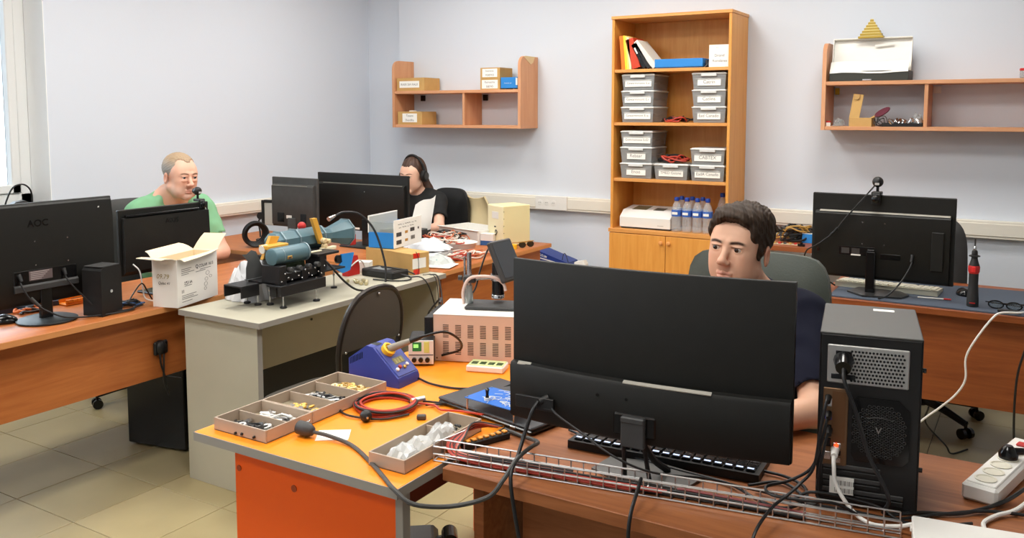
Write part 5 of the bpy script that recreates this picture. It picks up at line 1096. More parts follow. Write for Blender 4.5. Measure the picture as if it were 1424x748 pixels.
F.obj('body', skin('ruddy skin'), pt, face_tint(To, (226, 178, 154), (188, 126, 112), (124, 98, 80), .0036, ((176, 160, 148), .4), flush=(214, 136, 112)))
eyes(To, pt, (70, 78, 84), (.06, -1, -.05))
F = SDF((-.12, -.27, 1.17), (.12, .02, 1.40), .0028, .0028)
F.ell((0, .016, .038), (.0795, .0985, .0845), k=.01, T=To); F.ell((0, -.108, .01), (.098, .064, .083), k=.008, op='sub', T=To)
for q in (-1, 1): F.ell((q*.084, .014, -.02), (.02, .026, .036), k=.006, op='sub', T=To); F.cap((q*.085, -.06, -.045), (q*.085, .02, -.065), .04, k=.006, op='sub', T=To); F.ell((q*.04, -.08, .075), (.026, .05, .02), k=.01, op='sub', T=To)
F.ell((0, -.05, -.10), (.09, .09, .075), k=.01, op='sub', T=To); F.ell((0, .06, -.115), (.1, .09, .06), k=.01, op='sub', T=To)
strands(F, To, lambda q: .0005*np.sin(q[:, 0]*480+3*np.sin(q[:, 1]*50))+.0005*np.sin(q[:, 2]*400+q[:, 1]*250))
def grey(P):
    q = (P-To[1])@To[0]; m = np.clip((q[:, 2]-.04)/.05, 0, 1)[:, None]; return lrgb((150, 146, 140))*(1-m)+lrgb((166, 142, 114))*m
F.obj('hair', mat('grey sandy hair', (150, 140, 125), .6, attr='tint', bump=(220, .35)), pt, grey)
M_green = mat('sage green cotton', (128, 184, 142), .85, bump=(400, .15))
F = SDF((-.44, -.36, .46), (.44, .24, 1.24), .007, .007)
seated_torso(F, .002, .03, .172, 1.06, -.02)
for q in (-1, 1):
    sh, el, wr = map(np.array, arms[q]); F.cap((q*.105, -.01, 1.085), (q*.05, -.025, 1.135), .058, .05, k=.035); e2 = sh+(el-sh)*.72; F.cap(sh, e2, .073, .068, k=.03); d = (el-sh)/np.linalg.norm(el-sh); F.cap(e2+d*.035, e2+d*.14, .085, k=.004, op='sub')
F.cap((0, -.06, 1.165), (0, -.10, 1.24), .066, .09, k=.006, op='sub')
F.noise(cloth_wrinkle(.004)); F.obj('t_shirt', M_green, pt)
legs(pt, mat('grey trousers', (80, 80, 82), .85), spread=.12)
# ---------------------------------------------------------------- the woman with headphones
pt = thing('person', 'woman with long brown hair in a black T-shirt behind the wide monitor', 'person', (-3.775, 4.975, 0), math.radians(4))
Tw = (euler(math.radians(-2), math.radians(9), 0), np.array((0.0, -.12, 1.158)))
F = SDF((-.36, -.62, .44), (.36, .2, 1.32), .0024, .008, [(-.1, .1)], [(-.24, .0)], [(1.02, 1.29)])
seated_torso(F, -.012, 0, .155, .965, -.03)
F.cap((0, -.01, .98), (0.0, -.09, 1.11), .052, .047, k=.03)
for q in (-1, 1): F.cap((q*.09, -.01, .985), (q*.03, -.03, 1.03), .036, .03, k=.035)
add_head(F, Tw, fem=1, jaw=.9)
for q, el, wr in ((1, (.245, -.17, .80), (.14, -.38, .79)), (-1, (-.235, -.17, .80), (-.12, -.38, .79))):
    sh = (q*.155, -.02, .96); F.cap(sh, el, .042, .036, k=.03); F.cap(el, wr, .036, .023, k=.02); arms[q] = (sh, el, wr); d = (-q*.35, -.93, .0); add_hand(F, np.array(wr)+np.array(d)*.01, d, (0, -.1, 1), q, .4, .92)
F.obj('body', skin('fair skin'), pt, face_tint(Tw, (228, 184, 160), (196, 112, 108), (92, 66, 50), .0028))
eyes(Tw, pt, (70, 58, 44), (0, -1, -.2))
F = SDF((-.16, -.24, .84), (.2, .12, 1.30), .0034, .0034)
F.ell((0, .018, .038), (.0775, .1, .0885), k=.01, T=Tw); F.ell((0, -.108, -.008), (.092, .066, .085), k=.008, op='sub', T=Tw)
F.ell((0, -.06, -.12), (.1, .1, .1), k=.01, op='sub', T=Tw)
F.cap((.02, .065, .0), (.05, .09, -.13), .04, .034, k=.04, T=Tw); F.cap((.05, .09, -.13), (.10, .06, -.27), .034, .018, k=.03, T=Tw)
F.cap((0, -.09, .125), (0, .04, .132), .0035, k=.004, op='sub', T=Tw)
strands(F, Tw, lambda q: .0014*np.sin(q[:, 0]*330+q[:, 2]*120+3*np.sin(q[:, 1]*50)))
F.obj('hair', mat('chestnut brown hair', (66, 44, 32), .5, noise=(50, .25), bump=(90, .5, (6, 1, 1))), pt)
M_blk = mat('black cotton', (24, 25, 26), .85, bump=(400, .2))
F = SDF((-.36, -.34, .46), (.36, .2, 1.1), .007, .007)
seated_torso(F, .004, 0, .158, .965, -.03)
for q in (-1, 1):
    sh, el, wr = map(np.array, arms[q]); F.cap((q*.09, -.01, .985), (q*.04, -.025, 1.02), .046, .04, k=.035); e2 = sh+(el-sh)*.72; F.cap(sh, e2, .058, .054, k=.03); d = (el-sh)/np.linalg.norm(el-sh); F.cap(e2+d*.035, e2+d*.13, .075, k=.004, op='sub')
F.cap((0, -.06, 1.03), (0, -.11, 1.12), .058, .085, k=.006, op='sub')
F.noise(cloth_wrinkle(.0035)); F.obj('t_shirt', M_blk, pt)
legs(pt, mat('black trousers', (30, 30, 34), .85), spread=.08)
# headphones, worn by her
hp = thing('headphones', 'black over-ear headphones worn by the woman', 'headphones', (-3.775, 4.975, 0), math.radians(4))
tp = lambda p: Tw[1]+Tw[0]@np.array(p)
MB().tube([tp((.09*math.sin(a), .015, .012+.122*math.cos(a))) for a in np.linspace(-1.45, 1.45, 15)], .0085, 8, 3).obj('headband', M_black, hp)
for q in (-1, 1):
    R3 = Matrix(Tw[0].tolist()).to_4x4(); n = Vector(Tw[0]@np.array((q, 0, .0)))
    c = MB().lathe([(.026, 0), (.036, .004), (.04, .014), (.036, .03), (.026, .036), (.01, .038)], frame(tp((q*.07, .012, -.012)), n) @ Matrix.Diagonal((.9, 1.1, 1, 1)), 24).obj('ear_cup', M_black, hp)
    MB().lathe([(.026, 0), (.027, .002), (.02, .004)], frame(tp((q*.1085, .012, -.012)), n), 20).obj('cup_cap', M_dark, c)
    MB().tube([tp((q*.088, .015, .03)), tp((q*.1, .014, .012)), tp((q*.098, .013, -.01))], .007, 6, 4).obj('yoke', M_dark, hp)
# ================================================================ chairs
M_leather = mat('dark grey green leather', (76, 82, 76), .5, spec=.4, bump=(150, .15))
def star_base(t, r=.29, z=.06, n=5, cc=M_black):
    for k in range(n):
        a = 2*math.pi*k/n+.3; c, s = math.cos(a), math.sin(a)
        MB().tube([(.03*c, .03*s, z+.05), (r*.5*c, r*.5*s, z+.04), (r*c, r*s, z+.012)], lambda u: .024-.008*u, 8, 4).obj('base_arm', cc, t)
        w = MB().cyl((r*c-.014*s, r*s+.014*c, .026), (r*c-.032*s, r*s+.032*c, .026), .026, n=16).cyl((r*c+.014*s, r*s-.014*c, .026), (r*c+.032*s, r*s-.032*c, .026), .026, n=16).cyl((r*c-.014*s, r*s+.014*c, .026), (r*c+.014*s, r*s-.014*c, .026), .007, n=8).cyl((r*c, r*s, .03), (r*c, r*s, z+.02), .008, n=8)
        w.obj('caster', M_blackg, t)
    MB().cyl((0, 0, z+.02), (0, 0, .40), .025, n=14).obj('gas_lift', M_black, t)
def pad(w, h, th, bulge, nx=12, nz=12, corner=.12, taper=0, sq=3.6):
    """rounded cushion in the xz plane, front towards -y"""
    o = MB(); g = []
    def pt(i, j, s):
        u, v = i/nx*2-1, j/nz*2-1; n = sq
        a = max(abs(u), abs(v)); L = (abs(u)**n+abs(v)**n)**(1/n) or 1; k = a/L if L else 1
        x, z = u*k*w/2*(1-taper*(v+1)/2), v*k*h/2; e = max(0, 1-a**4); return (x, s*(th/2*(.35+.65*e**.5))+bulge*(u*u)*-1, z)
    A = [[pt(i, j, -1) for j in range(nz+1)] for i in range(nx+1)]; B = [[pt(i, j, 1) for j in range(nz+1)] for i in range(nx+1)]
    I = lambda i, j: i*(nz+1)+j; N = (nx+1)*(nz+1); fs = []
    for i in range(nx):
        for j in range(nz): fs.append((I(i, j), I(i+1, j), I(i+1, j+1), I(i, j+1))); fs.append((N+I(i, j+1), N+I(i+1, j+1), N+I(i+1, j), N+I(i, j)))
    bd = [(i, 0) for i in range(nx)]+[(nx, j) for j in range(nz)]+[(i, nz) for i in range(nx, 0, -1)]+[(0, j) for j in range(nz, 0, -1)]
    for q in range(len(bd)):
        a, b = I(*bd[q]), I(*bd[(q+1) % len(bd)]); fs.append((b, a, N+a, N+b))
    o.add([p for r in A for p in r]+[p for r in B for p in r], fs); return o
def office_chair(label, loc, rz, m, bw, bh, bz, tilt=.12, by=.22, seat=True, arms=False, th=.08, sq=3.6):
    """local: sitter faces -y"""
    t = thing('office_chair', label, 'chair', loc, rz); star_base(t)
    o = pad(.48, .46, .08, 0).obj('seat', m, t, ang=60); o.location = (0, 0, .425); o.rotation_euler = (math.radians(90), 0, 0)
    o = pad(bw, bh, th, .03, taper=.06, sq=sq).obj('backrest', m, t, ang=60); o.location = (0, by, bz); o.rotation_euler = (-tilt, 0, 0)
    MB().tube([(0, .05, .38), (0, .22, .37), (0, by+.06, .45), (0, by+.05, bz)], .018, 8, 5).obj('back_post', M_black, t)
    MB().box((-.1, .1), (-.1, .1), (.37, .392), .004).obj('seat_plate', M_black, t)
    return t
office_chair('dark grey green leather office chair of the young man', (-.778, 2.69, 0), math.radians(-3), M_leather, .50, .66, .80, .05, .15, sq=7)
office_chair('black office chair of the man in green', (-4.16, 3.0, 0), math.radians(84), M_dark, .48, .56, .83, .08, .20)
c = office_chair('black mesh office chair of the woman, beige jacket over its back', (-3.74, 5.06, 0), math.radians(-6), M_black, .40, .50, .79, .06, .14)
for o_ in c.children:
    if o_.name.startswith('backrest'): o_.location.x = .05
t = office_chair('dark office chair beyond the right hand monitor', (-.46, 4.86, 0), math.radians(14), M_dark, .40, .5, .81, .04, .08)
# jacket hung over the woman's chair
M_jacket = mat('beige cotton', (206, 190, 150), .9, bump=(200, .25))
mb = MB(); g = []
for i in range(9):
    row = []
    for j in range(9):
        u, v = i/8, j/8; x = -.12+.24*u*(1+.55*v)+.03*v; y = .02*math.sin(u*9+v*2)+.02*math.sin(v*6)-.03*(u-.5)**2; z = -.36*v*(1-.15*(u-.5)**2)+.012*math.sin(u*7)
        row.append((x, y, z))
    g.append(row)
mb.sheet(g, .012); j = mb.obj('jacket', M_jacket, loc=(-3.50, 5.20, .985), rz=math.radians(-6), ang=60); tag(j, 'beige jacket hanging on the back of the black mesh chair', 'jacket')
# visitor chair with an oval back at the grey bench
t = thing('visitor_chair', 'dark visitor chair with an oval tube framed back at the grey bench', 'chair', (-2.40, 2.525, 0), math.radians(-90))
# local: sitter faces -y
M_tube = mat('dark brown tube', (46, 40, 36), .4, .3); M_fab = mat('charcoal woven back', (84, 79, 72), .8, bump=(500, .35))
def bk(z): return .185+.16*(z-.44)     # the back leans away from the sitter
arch = [(.165, .60), (.178, .70), (.172, .78), (.148, .85), (.105, .897), (.05, .917), (0, .921)]; arch = [(-x, z) for x, z in arch[:-1]]+arch[::-1]
MB().tube([(-.19, bk(.44), .44)]+[(x, bk(z), z) for x, z in arch]+[(.19, bk(.44), .44)], .0115, 8, 4).obj('back_frame', M_tube, t)
ou = [(p.x*.96, p.y-.004) for p in spline([(x, z, 0) for x, z in arch if z > .65], 4)]
cx_, cz_ = 0, .78; n = len(ou); vs = []; fs = []
for q in (0, .012):
    for r in (0, .35, .7, 1):
        for x, z in ou: X_, Z_ = cx_+(x-cx_)*r, cz_+(z-cz_)*r; vs.append((X_, bk(Z_)+q+.012*(1-r*r)-.006, Z_))
for r in range(3):
    for k in range(n): a, b = r*n+k, r*n+(k+1) % n; fs.append((a, a+n, b+n, b)); fs.append((4*n+b, 4*n+b+n, 4*n+a+n, 4*n+a))
for k in range(n): a, b = 3*n+k, 3*n+(k+1) % n; fs.append((a, 4*n+a, 4*n+b, b))
MB().add(vs, fs).obj('back_panel', M_fab, t, ang=60)
for x, z in ((-.155, .70), (.155, .70), (0, .90)): MB().sphere((x, bk(z)+.014, z), .005, 6).obj('screw', M_metal, t)
o = pad(.44, .43, .06, 0).obj('seat', M_fab, t, ang=60); o.location = (0, 0, .445); o.rotation_euler = (math.radians(90), 0, 0)
for q in (-1, 1):
    MB().tube([(q*.19, .185, .445), (q*.20, .19, .40), (q*.215, .25, .0)], .011, 8, 5).obj('leg', M_tube, t)
    MB().tube([(q*.195, .19, .43), (q*.225, .0, .415), (q*.235, -.17, .41), (q*.235, -.22, .34), (q*.235, -.25, .0)], .011, 8, 5).obj('leg', M_tube, t)
MB().cyl((-.235, -.1, .412), (.235, -.1, .412), .01, n=8).cyl((-.235, .12, .42), (.235, .12, .42), .01, n=8).obj('stretcher', M_tube, t)
t = thing('footrest', 'low black footrest on the floor under the orange bench', 'footrest', (-1.84, 2.43, 0), math.radians(38))
MB().box((-.12, .045), (-.09, .09), (.012, .058), .018).obj('housing', M_black, t); MB().box((-.09, .02), (-.07, .07), (.056, .062), .003).obj('pad', M_dark, t); MB().cyl((.085, -.04, .042), (.085, .04, .042), .03, n=20).cyl((.04, 0, .035), (.085, 0, .042), .015, n=10).obj('roller', M_blackg, t); MB().box((-.11, .1), (-.07, .07), (0, .016), .004).obj('base', M_black, t)
t = thing('cabinet', 'long black cabinet standing under the grey bench behind its panel', 'cabinet', (-3.03, 2.74, 0)); MB().box((-.045, .05), (-.27, .79), (.012, .5), .003).obj('case', M_black, t); MB().box((-.04, .045), (-.275, -.27), (.02, .49), .002).obj('front_panel', M_blackg, t)
for y in (-.2, .22, .7): MB().box((-.04, .045), (y-.02, y+.02), (0, .013), .002).obj('foot', M_black, t)
# ================================================================ orange bench: trays, soldering station, power unit, microscope
M_tray = mat('taupe plastic tray', (182, 164, 146), .5, noise=(10, .04)); M_trin = mat('taupe tray floor', (150, 140, 118), .6)
def comp_tray(label, x0, x1, y0, y1, cells, h=.034, along='y'):
    t = thing('component_tray', label, 'tray', ((x0+x1)/2, (y0+y1)/2, .7502), group='component trays on the orange bench'); w, d = (x1-x0)/2, (y1-y0)/2; c = .004
    MB().box((-w, w), (-d, d), (0, .003), .0005).obj('tray_floor', M_trin, t)
    MB().box((-w, w), (-d, -d+c), (.0, h), .001).box((-w, w), (d-c, d), (.0, h), .001).box((-w, -w+c), (-d+c, d-c), (.0, h), .001).box((w-c, w), (-d+c, d-c), (.0, h), .001).obj('tray_wall', M_tray, t)
    for y in cells: MB().box((-w+c, w-c), (y-.0015, y+.0015), (.003, h-.004), .0005).obj('divider', M_tray, t)
    return t
def heap(t, cx, cy, sx, sy, n, mats, kind, seed, s=.007):
    rnd = random.Random(seed)
    for k in range(n):
        x, y = cx+rnd.uniform(-sx, sx), cy+rnd.uniform(-sy, sy); z = .004+rnd.random()*.012*(1-abs(x-cx)/sx*.7); M = Matrix.Translation((x, y, z)) @ Matrix.Rotation(rnd.uniform(0, 6.28), 4, 'Z') @ Matrix.Rotation(rnd.uniform(-.5, .5), 4, 'X')
        p = MB()
        if kind == 'ring': p.lathe([(s*.5, 0), (s, 0), (s, s*.7), (s*.5, s*.7), (s*.5, 0)], M, 10, caps=False)
        elif kind == 'stick': p.box((-s*2.2, s*2.2), (-s*.35, s*.35), (0, s*.6), .0008, M)
        else: p.sphere((0, 0, 0), s, 6, (1.3, 1, .6), M)
        p.obj({'ring': 'ring_part', 'stick': 'pin_part', 'ball': 'small_part'}[kind], mats[k % len(mats)], t)
tA = comp_tray('taupe component tray at the near left corner of the orange bench', -1.834, -1.640, 1.499, 1.664, [0.0]); heap(tA, -.005, -.042, .06, .026, 20, [M_black], 'stick', 1, .010); heap(tA, -.012, -.035, .045, .02, 9, [M_white, M_zinc, M_dark], 'ring', 2, .013); heap(tA, .0, .042, .055, .026, 24, [M_white, M_white, M_zinc], 'stick', 3, .010); heap(tA, .045, .03, .012, .01, 3, [M_black], 'ring', 33, .009)
tB = comp_tray('longer taupe component tray behind it along the left edge of the orange bench', -1.834, -1.640, 1.666, 1.976, [-.052, .052]); heap(tB, .0, -.10, .05, .025, 34, [M_gold, M_gold, M_bits], 'ball', 4, .008); heap(tB, .0, .0, .06, .02, 30, [M_black, M_zinc, M_black], 'stick', 5, .010); heap(tB, .0, .1, .06, .025, 26, [M_gold, mat('cream part', (234, 214, 160), .4), M_gold], 'ring', 6, .012)
tC = comp_tray('taupe tray of plastic bags and black parts at the right edge of the orange bench', -1.330, -1.2215, 1.532, 1.858, [.06]); heap(tC, .0, .11, .035, .03, 26, [M_black, M_black, mat('brown bead', (120, 84, 60), .4)], 'ball', 7, .006)
for k, (y, s_) in enumerate(((-.10, .05), (-.03, .045))): crumple('parts_bag', '', (0.0, y, .005), .042, s_, .038, 60+k, m=M_bag, parent=tC)
crumple('parts_bag', '', (0.01, .04, .018), .03, .045, .035, 65, m=M_bag, parent=tC); heap(tC, 0, -.08, .03, .05, 10, [M_zinc, M_white, M_bits], 'ball', 8, .008)
# soldering station
t = thing('soldering_station', 'blue soldering station with a yellow iron holder on the orange bench', 'soldering station', (-1.735, 2.07, .7502), math.radians(2)); M_sb = mat('royal blue plastic', (52, 66, 150), .4, noise=(8, .04))
sd = MB().prism([(-.09, .0), (-.09, .07), (-.02, .118), (.005, .116), (.1, .03), (.105, .018), (.105, .0)], 'y', -.053, .053); sd.obj('housing', M_sb, t, ang=25)
FM = frame((.055, 0, .0725), (.67, 0, .742), (0, 0, 1))          # on the sloping front: local x is across, y up the slope
fr = lambda u, v, w=0: tuple(FM @ Vector((u, v, w)))
def on_face(u0, u1, v0, v1, h, name, m, c=.001): o = MB(FM).box((u0, u1), (v0, v1), (-.001, h), c).obj(name, m, t); return o
on_face(-.045, .045, -.058, .06, .0012, 'front_plate', mat('dull blue plate', (72, 84, 158), .45)); on_face(-.02, .03, -.018, .006, .002, 'display', mat('olive display', (110, 104, 50), .25))
for k in range(3): on_face(-.012+.013*k, -.004+.013*k, -.014, .002, .0024, 'digit', mat('pale digit', (170, 160, 90), .4), 0)
for k, u in enumerate((-.03, -.012, .006, .024)): MB(FM).lathe([(.006, 0), (.006, .006), (.0045, .007)], Matrix.Translation((u, -.035+.006*(k % 2), 0)), 12).obj('button', (M_white, M_redw, M_gold, M_white)[k], t)
MB(FM).lathe([(.0215, 0), (.0225, .008), (.0225, .016), (.016, .018), (.013, .012), (.001, .011)], Matrix.Translation((-.012, .036, 0)), 24).obj('iron_holder', M_yel, t, label='yellow ring holding the iron')
hb = Vector(fr(-.012, .036, .01)); hd = Vector((.72, .55, .32)).normalized()
MB().lathe([(.012, 0), (.0125, .01), (.0105, .05), (.009, .07)], frame(hb, hd), 14).obj('iron_handle', mat('taupe grip', (142, 136, 124), .5), t); MB().lathe([(.0085, .069), (.0085, .095), (.004, .115)], frame(hb, hd), 12).obj('strain_relief', M_cable, t)
e_ = hb+hd*.11; MB().tube([e_, e_+Vector((.05, .05, .01)), e_+Vector((.06, .12, -.03)), e_+Vector((.02, .19, -.085)), e_+Vector((-.06, .20, -.118))], .004, 6, 5).obj('iron_cord', M_cable, t)
for k in range(9): MB().box((-.085+.006*k, -.0825+.006*k), (-.0536, -.052), (.052+.003*k, .072+.003*k), 0).obj('vent_slot', M_blackg, t)
MB().box((-.02, .005), (-.03, -.005), (.1165, .119), .001).obj('rocker', M_blackg, t)
# small bench supply
t = thing('power_supply', 'small pale bench supply with a green display behind the soldering station', 'power supply', (-1.755, 2.228, .7502), math.radians(32)); 
MB().box((0, .085), (0, .12), (.004, .088), .003).obj('housing', M_black, t); MB().box((.001, .084), (-.003, .001), (.006, .086), .001).obj('front_panel', M_white, t)
MB().box((.014, .044), (-.0045, -.002), (.05, .08), .001).obj('display', mat('green lit display', (20, 40, 24), .2, emit=((90, 190, 90), .25)), t); MB().box((.018, .034), (-.005, -.004), (.062, .074), 0).obj('digits', mat('display digits', (150, 235, 120), .4, emit=((170, 240, 130), .6)), t); MB().box((.052, .07), (-.0045, -.002), (.045, .082), .001).obj('scale_plate', mat('pale yellow green', (214, 220, 120), .5), t)
for x in (.02, .042, .064): MB().cyl((x, -.003, .022), (x, -.012, .022), .008, n=12).obj('terminal', M_blackg, t)
MB().box((.002, .083), (-.0036, -.002), (.036, .039), 0).obj('panel_line', M_dark, t)
# vented metal unit
t = thing('power_unit', 'pinkish beige metal unit with rows of vents, microscope standing on it', 'electrical unit', (-1.717, 2.317, .7502), math.radians(21.9)); M_pb = mat('pinkish beige enamel', (214, 186, 166), .45, noise=(6, .02))
MB().box((0, .29), (.004, .245), (.004, .158), .002).obj('case', M_white, t); MB().box((0, .29), (0, .005), (.002, .160), .001).obj('front_panel', M_pb, t); MB().box((-.001, .291), (-.001, .247), (.1595, .163), .001).obj('lid', M_white, t)
MB().box((-.03, -.002), (.0, .2), (.008, .15), .002).obj('heat_sink', M_black, t)
for k in range(6): MB().box((-.034, -.029), (.01+.032*k, .022+.032*k), (.01, .148), .001).obj('fin', M_black, t)
for r_ in range(2):
    for cI in range(6):
        for k in range(8): MB().box((.033+.0425*cI, .053+.0425*cI), (-.0007, .0005), (.026+.058*r_+.0058*k, .0285+.058*r_+.0058*k), 0).obj('vent_slot', mat('vent shadow', (70, 54, 46), .8), t)
for x in (.012, .14, .28): MB().cyl((x, -.001, .012), (x, .001, .012), .003, n=8).obj('screw', M_metal, t)
# digital microscope
t = thing('microscope', 'digital microscope with a tilted screen on a steel column, standing on the beige unit', 'microscope', (-1.60, 2.50, .9140), math.radians(21.9))
MB().box((-.085, .125), (-.055, .065), (0, .012), .003).obj('base_plate', M_dark, t)
P0 = Vector((-.08, -.0, 0)); MB().cyl(P0+Vector((0, 0, .012)), P0+Vector((0, 0, .19)), .0085, n=16).obj('column', M_metal, t); MB().cyl(P0+Vector((-.018, .01, .012)), P0+Vector((-.018, .01, .175)), .004, n=10).obj('guide_rod', M_metal, t)
MB().lathe([(.014, .012), (.014, .045), (.0115, .05), (.0115, .075)], Matrix.Translation(P0), 18).obj('clear_collar', mat('clear acrylic', (205, 215, 214), .1, trans=.6, ior=1.1, alpha=.8), t)
MB().box((-.1, -.055), (-.015, .015), (.085, .11), .004).cyl((-.105, 0, .1), (-.118, 0, .1), .009, n=12).obj('height_clamp', M_dark, t)
MB().cyl((-.06, .0, .1), (.0, .03, .1), .007, n=10).lathe([(.026, .088), (.026, .11)], Matrix.Translation((.015, .04, 0)), 20).obj('holder_arm', M_metal, t)
MB().tube([(-.095, -.02, .0125), (-.096, -.022, .06), (-.07, -.024, .105), (.0, -.01, .108), (.04, .0, .085), (.05, -.005, .06)], .0055, 8, 6).obj('gooseneck_lamp', mat('pinkish hose', (222, 196, 184), .4), t)
MB().lathe([(.022, .03), (.0225, .045), (.0215, .046), (.0215, .14), (.02, .15)], Matrix.Translation((.015, .04, 0)), 22).obj('tube_body', M_blackg, t); MB().lathe([(.015, .022), (.0235, .026), (.0235, .036), (.0225, .038)], Matrix.Translation((.015, .04, 0)), 22).obj('chrome_ring', M_chrome, t)
Ms = frame((.045, .035, .16), (.80, -.35, .42), (0, 0, 1)); sc_ = MB(Ms).box((-.065, .065), (-.075, .075), (-.012, .008), .005).obj('screen_housing', M_dark, t); MB(Ms).box((-.058, .058), (-.062, .066), (.0075, .0095), 0).obj('screen', mat('slate screen', (62, 66, 70), .25), sc_)
MB(Ms).box((-.02, .02), (-.05, -.01), (-.035, -.011), .004).obj('neck_joint', M_blackg, t)
MB().tube([(.02, .06, .22), (-.02, .06, .2), (-.05, .05, .12), (-.07, .05, .05), (-.1, .04, .016)], .003, 6, 5).obj('cord', M_cable, t)
# little white case with green displays
t = thing('meter_case', 'small white plastic case with four green displays before the beige unit', 'meter', (-1.555, 2.272, .7502), math.radians(17)); MB().box((0, .125), (0, .075), (0, .022), .004).obj('case', M_white, t); MB().box((.004, .121), (.004, .071), (.0215, .0228), .001).obj('green_plate', mat('pale green plate', (196, 206, 150), .5), t)
for k in range(4): MB().box((.012+.028*k, .032+.028*k), (.02, .045), (.0226, .0245), .001).obj('display', mat('dark green display', (40, 74, 40), .3), t)
# coil of red and black lead with plugs
t = thing('lead_coil', 'coil of red and black test lead on the orange bench', 'cable', (-1.556, 1.868, .7502))
rnd = random.Random(6)
for k in range(9):
    r = .072+.0035*(k % 4)+rnd.uniform(0, .004); dz = .004+.0068*(k//3); x0_, y0_ = rnd.uniform(-.006, .006), rnd.uniform(-.006, .006)
    MB().tube([(x0_+r*math.cos(a)*1.05, y0_+r*math.sin(a), dz+.0015*math.sin(3*a+k)) for a in np.linspace(0, 2*math.pi, 19)[:-1]], .0034, 6, 3, True).obj('loop', M_redw if k % 3 != 1 else M_cable, t)
MB().tube([(-.08, -.02, .01), (-.1, -.05, .006), (-.09, -.09, .005), (-.03, -.115, .006), (.06, -.09, .005), (.1, -.02, .005)], .0032, 6, 5).obj('tail', M_cable, t); MB().tube([(.06, .05, .012), (.12, .07, .008), (.16, .05, .008), (.22, .06, .012), (.3, .05, .02)], .0032, 6, 5).obj('tail', M_redw, t); MB().tube([(.05, .06, .014), (.1, .085, .01), (.2, .12, .008), (.3, .2, .006), (.38, .26, .006)], .0032, 6, 5).obj('tail', M_cable, t)
MB().box((-.108, -.088), (-.03, -.018), (.004, .014), .002).obj('white_plug', M_white, t); MB().cyl((.055, .05, .012), (.075, .085, .014), .01, n=12).obj('cable_tie', M_zinc, t)
t = thing('round_plug', 'round black plug beside the red and black coil', 'plug', (-1.528, 1.752, .7502)); MB().sphere((0, 0, .0165), .0165, 10, (1, 1, .98)).obj('plug_body', M_cable, t); MB().cyl((.008, -.008, .018), (.022, -.018, .02), .003, n=8).obj('pin', M_metal, t)
t = thing('plug', 'tiny black plug right of the red and black coil', 'plug', (-1.41, 1.845, .7502), .6); MB().box((-.013, .013), (-.008, .008), (0, .014), .003).obj('plug_body', M_cableg, t)
t = MB().box((-.042, .042), (-.036, .036), (0, .0012), 0).obj('paper_note', M_paper, loc=(-1.535, 1.632, .7502), rz=.62); tag(t, 'blank white paper note on the orange bench', 'paper')
# mains plug and its long lead crossing to the brown desk
t = thing('power_cable', 'black mains plug on the orange bench with a lead looping to the brown desk', 'cable', (-1.588, 1.588, .7502)); o = t.location
w_ = lambda *P: [(x-o[0], y-o[1], z-o[2]) for x, y, z in P]
MB().lathe([(.01, -.028), (.018, -.024), (.019, .004), (.012, .022), (.007, .026)], frame((0, 0, .02), (.95, .0, -.05)), 16).obj('plug_body', M_dark, t)
for q in (-.008, .008): MB().cyl((-.02, .012+q, .022), (-.03, .04+q*.5, .024), .0026, n=8).obj('pin', M_metal, t)
MB().tube(w_((-1.565, 1.588, .768), (-1.52, 1.60, .762), (-1.44, 1.595, .756), (-1.34, 1.545, .755), (-1.25, 1.49, .7555), (-1.19, 1.455, .752), (-1.14, 1.46, .728), (-1.08, 1.52, .714), (-1.01, 1.56, .736), (-.985, 1.585, .772), (-.988, 1.65, .797), (-.992, 1.72, .80), (-1.01, 1.785, .785), (-1.05, 1.835, .768), (-1.10, 1.865, .758), (-1.165, 1.885, .757)), .0052, 8, 6).obj('lead', M_cableg, t)
# ================================================================ brown desk
t = thing('laptop', 'closed black laptop lying across the orange bench and the brown desk', 'laptop', (-1.447, 1.972, .7508), math.radians(-13)); MB().box((0, .37), (0, .25), (0.002, .013), .004).obj('base', M_blackg, t); MB().box((0, .37), (0, .25), (.0135, .022), .003).obj('lid', mat('charcoal laptop lid', (58, 60, 63), .45), t); MB().box((.29, .31), (-.0008, .002), (.005, .0105), .0005).obj('port', M_metal, t)
for x, y in ((.02, .02), (.35, .02), (.02, .23), (.35, .23)): MB().cyl((x, y, 0), (x, y, .003), .008, n=10).obj('foot', M_black, t)
t = thing('circuit_board', 'bright blue circuit board on metal stand-offs, set on the laptop', 'circuit board', (-1.235, 1.965, .7729), math.radians(-8)); MB().box((-.078, .1), (-.055, .06), (.032, .0345), .0005).obj('board', mat('blue solder mask', (24, 104, 196), .35), t)
for x in (-.072, .094):
    for y in (-.049, .054): MB().cyl((x, y, 0), (x, y, .037), .0028, n=8).obj('stand_off', M_metal, t)
rnd = random.Random(9)
for k in range(40): x, y = rnd.uniform(-.04, .08), rnd.uniform(-.04, .05); MB().tube([(x, y, .0355), (x+rnd.uniform(.01, .03), y+rnd.uniform(-.01, .01), .0358), (x+rnd.uniform(.02, .04), y+rnd.uniform(-.02, .02), .0355)], .0008, 4, 2).obj('track', M_white, t)
MB().cyl((-.012, -.035, .0345), (-.012, -.035, .042), .009, n=14).obj('joystick_base', M_white, t); MB().lathe([(.0055, .042), (.004, .05), (.005, .06), (.0065, .064), (.003, .068)], Matrix.Translation((-.012, -.035, 0)), 12).obj('joystick', M_blackg, t)
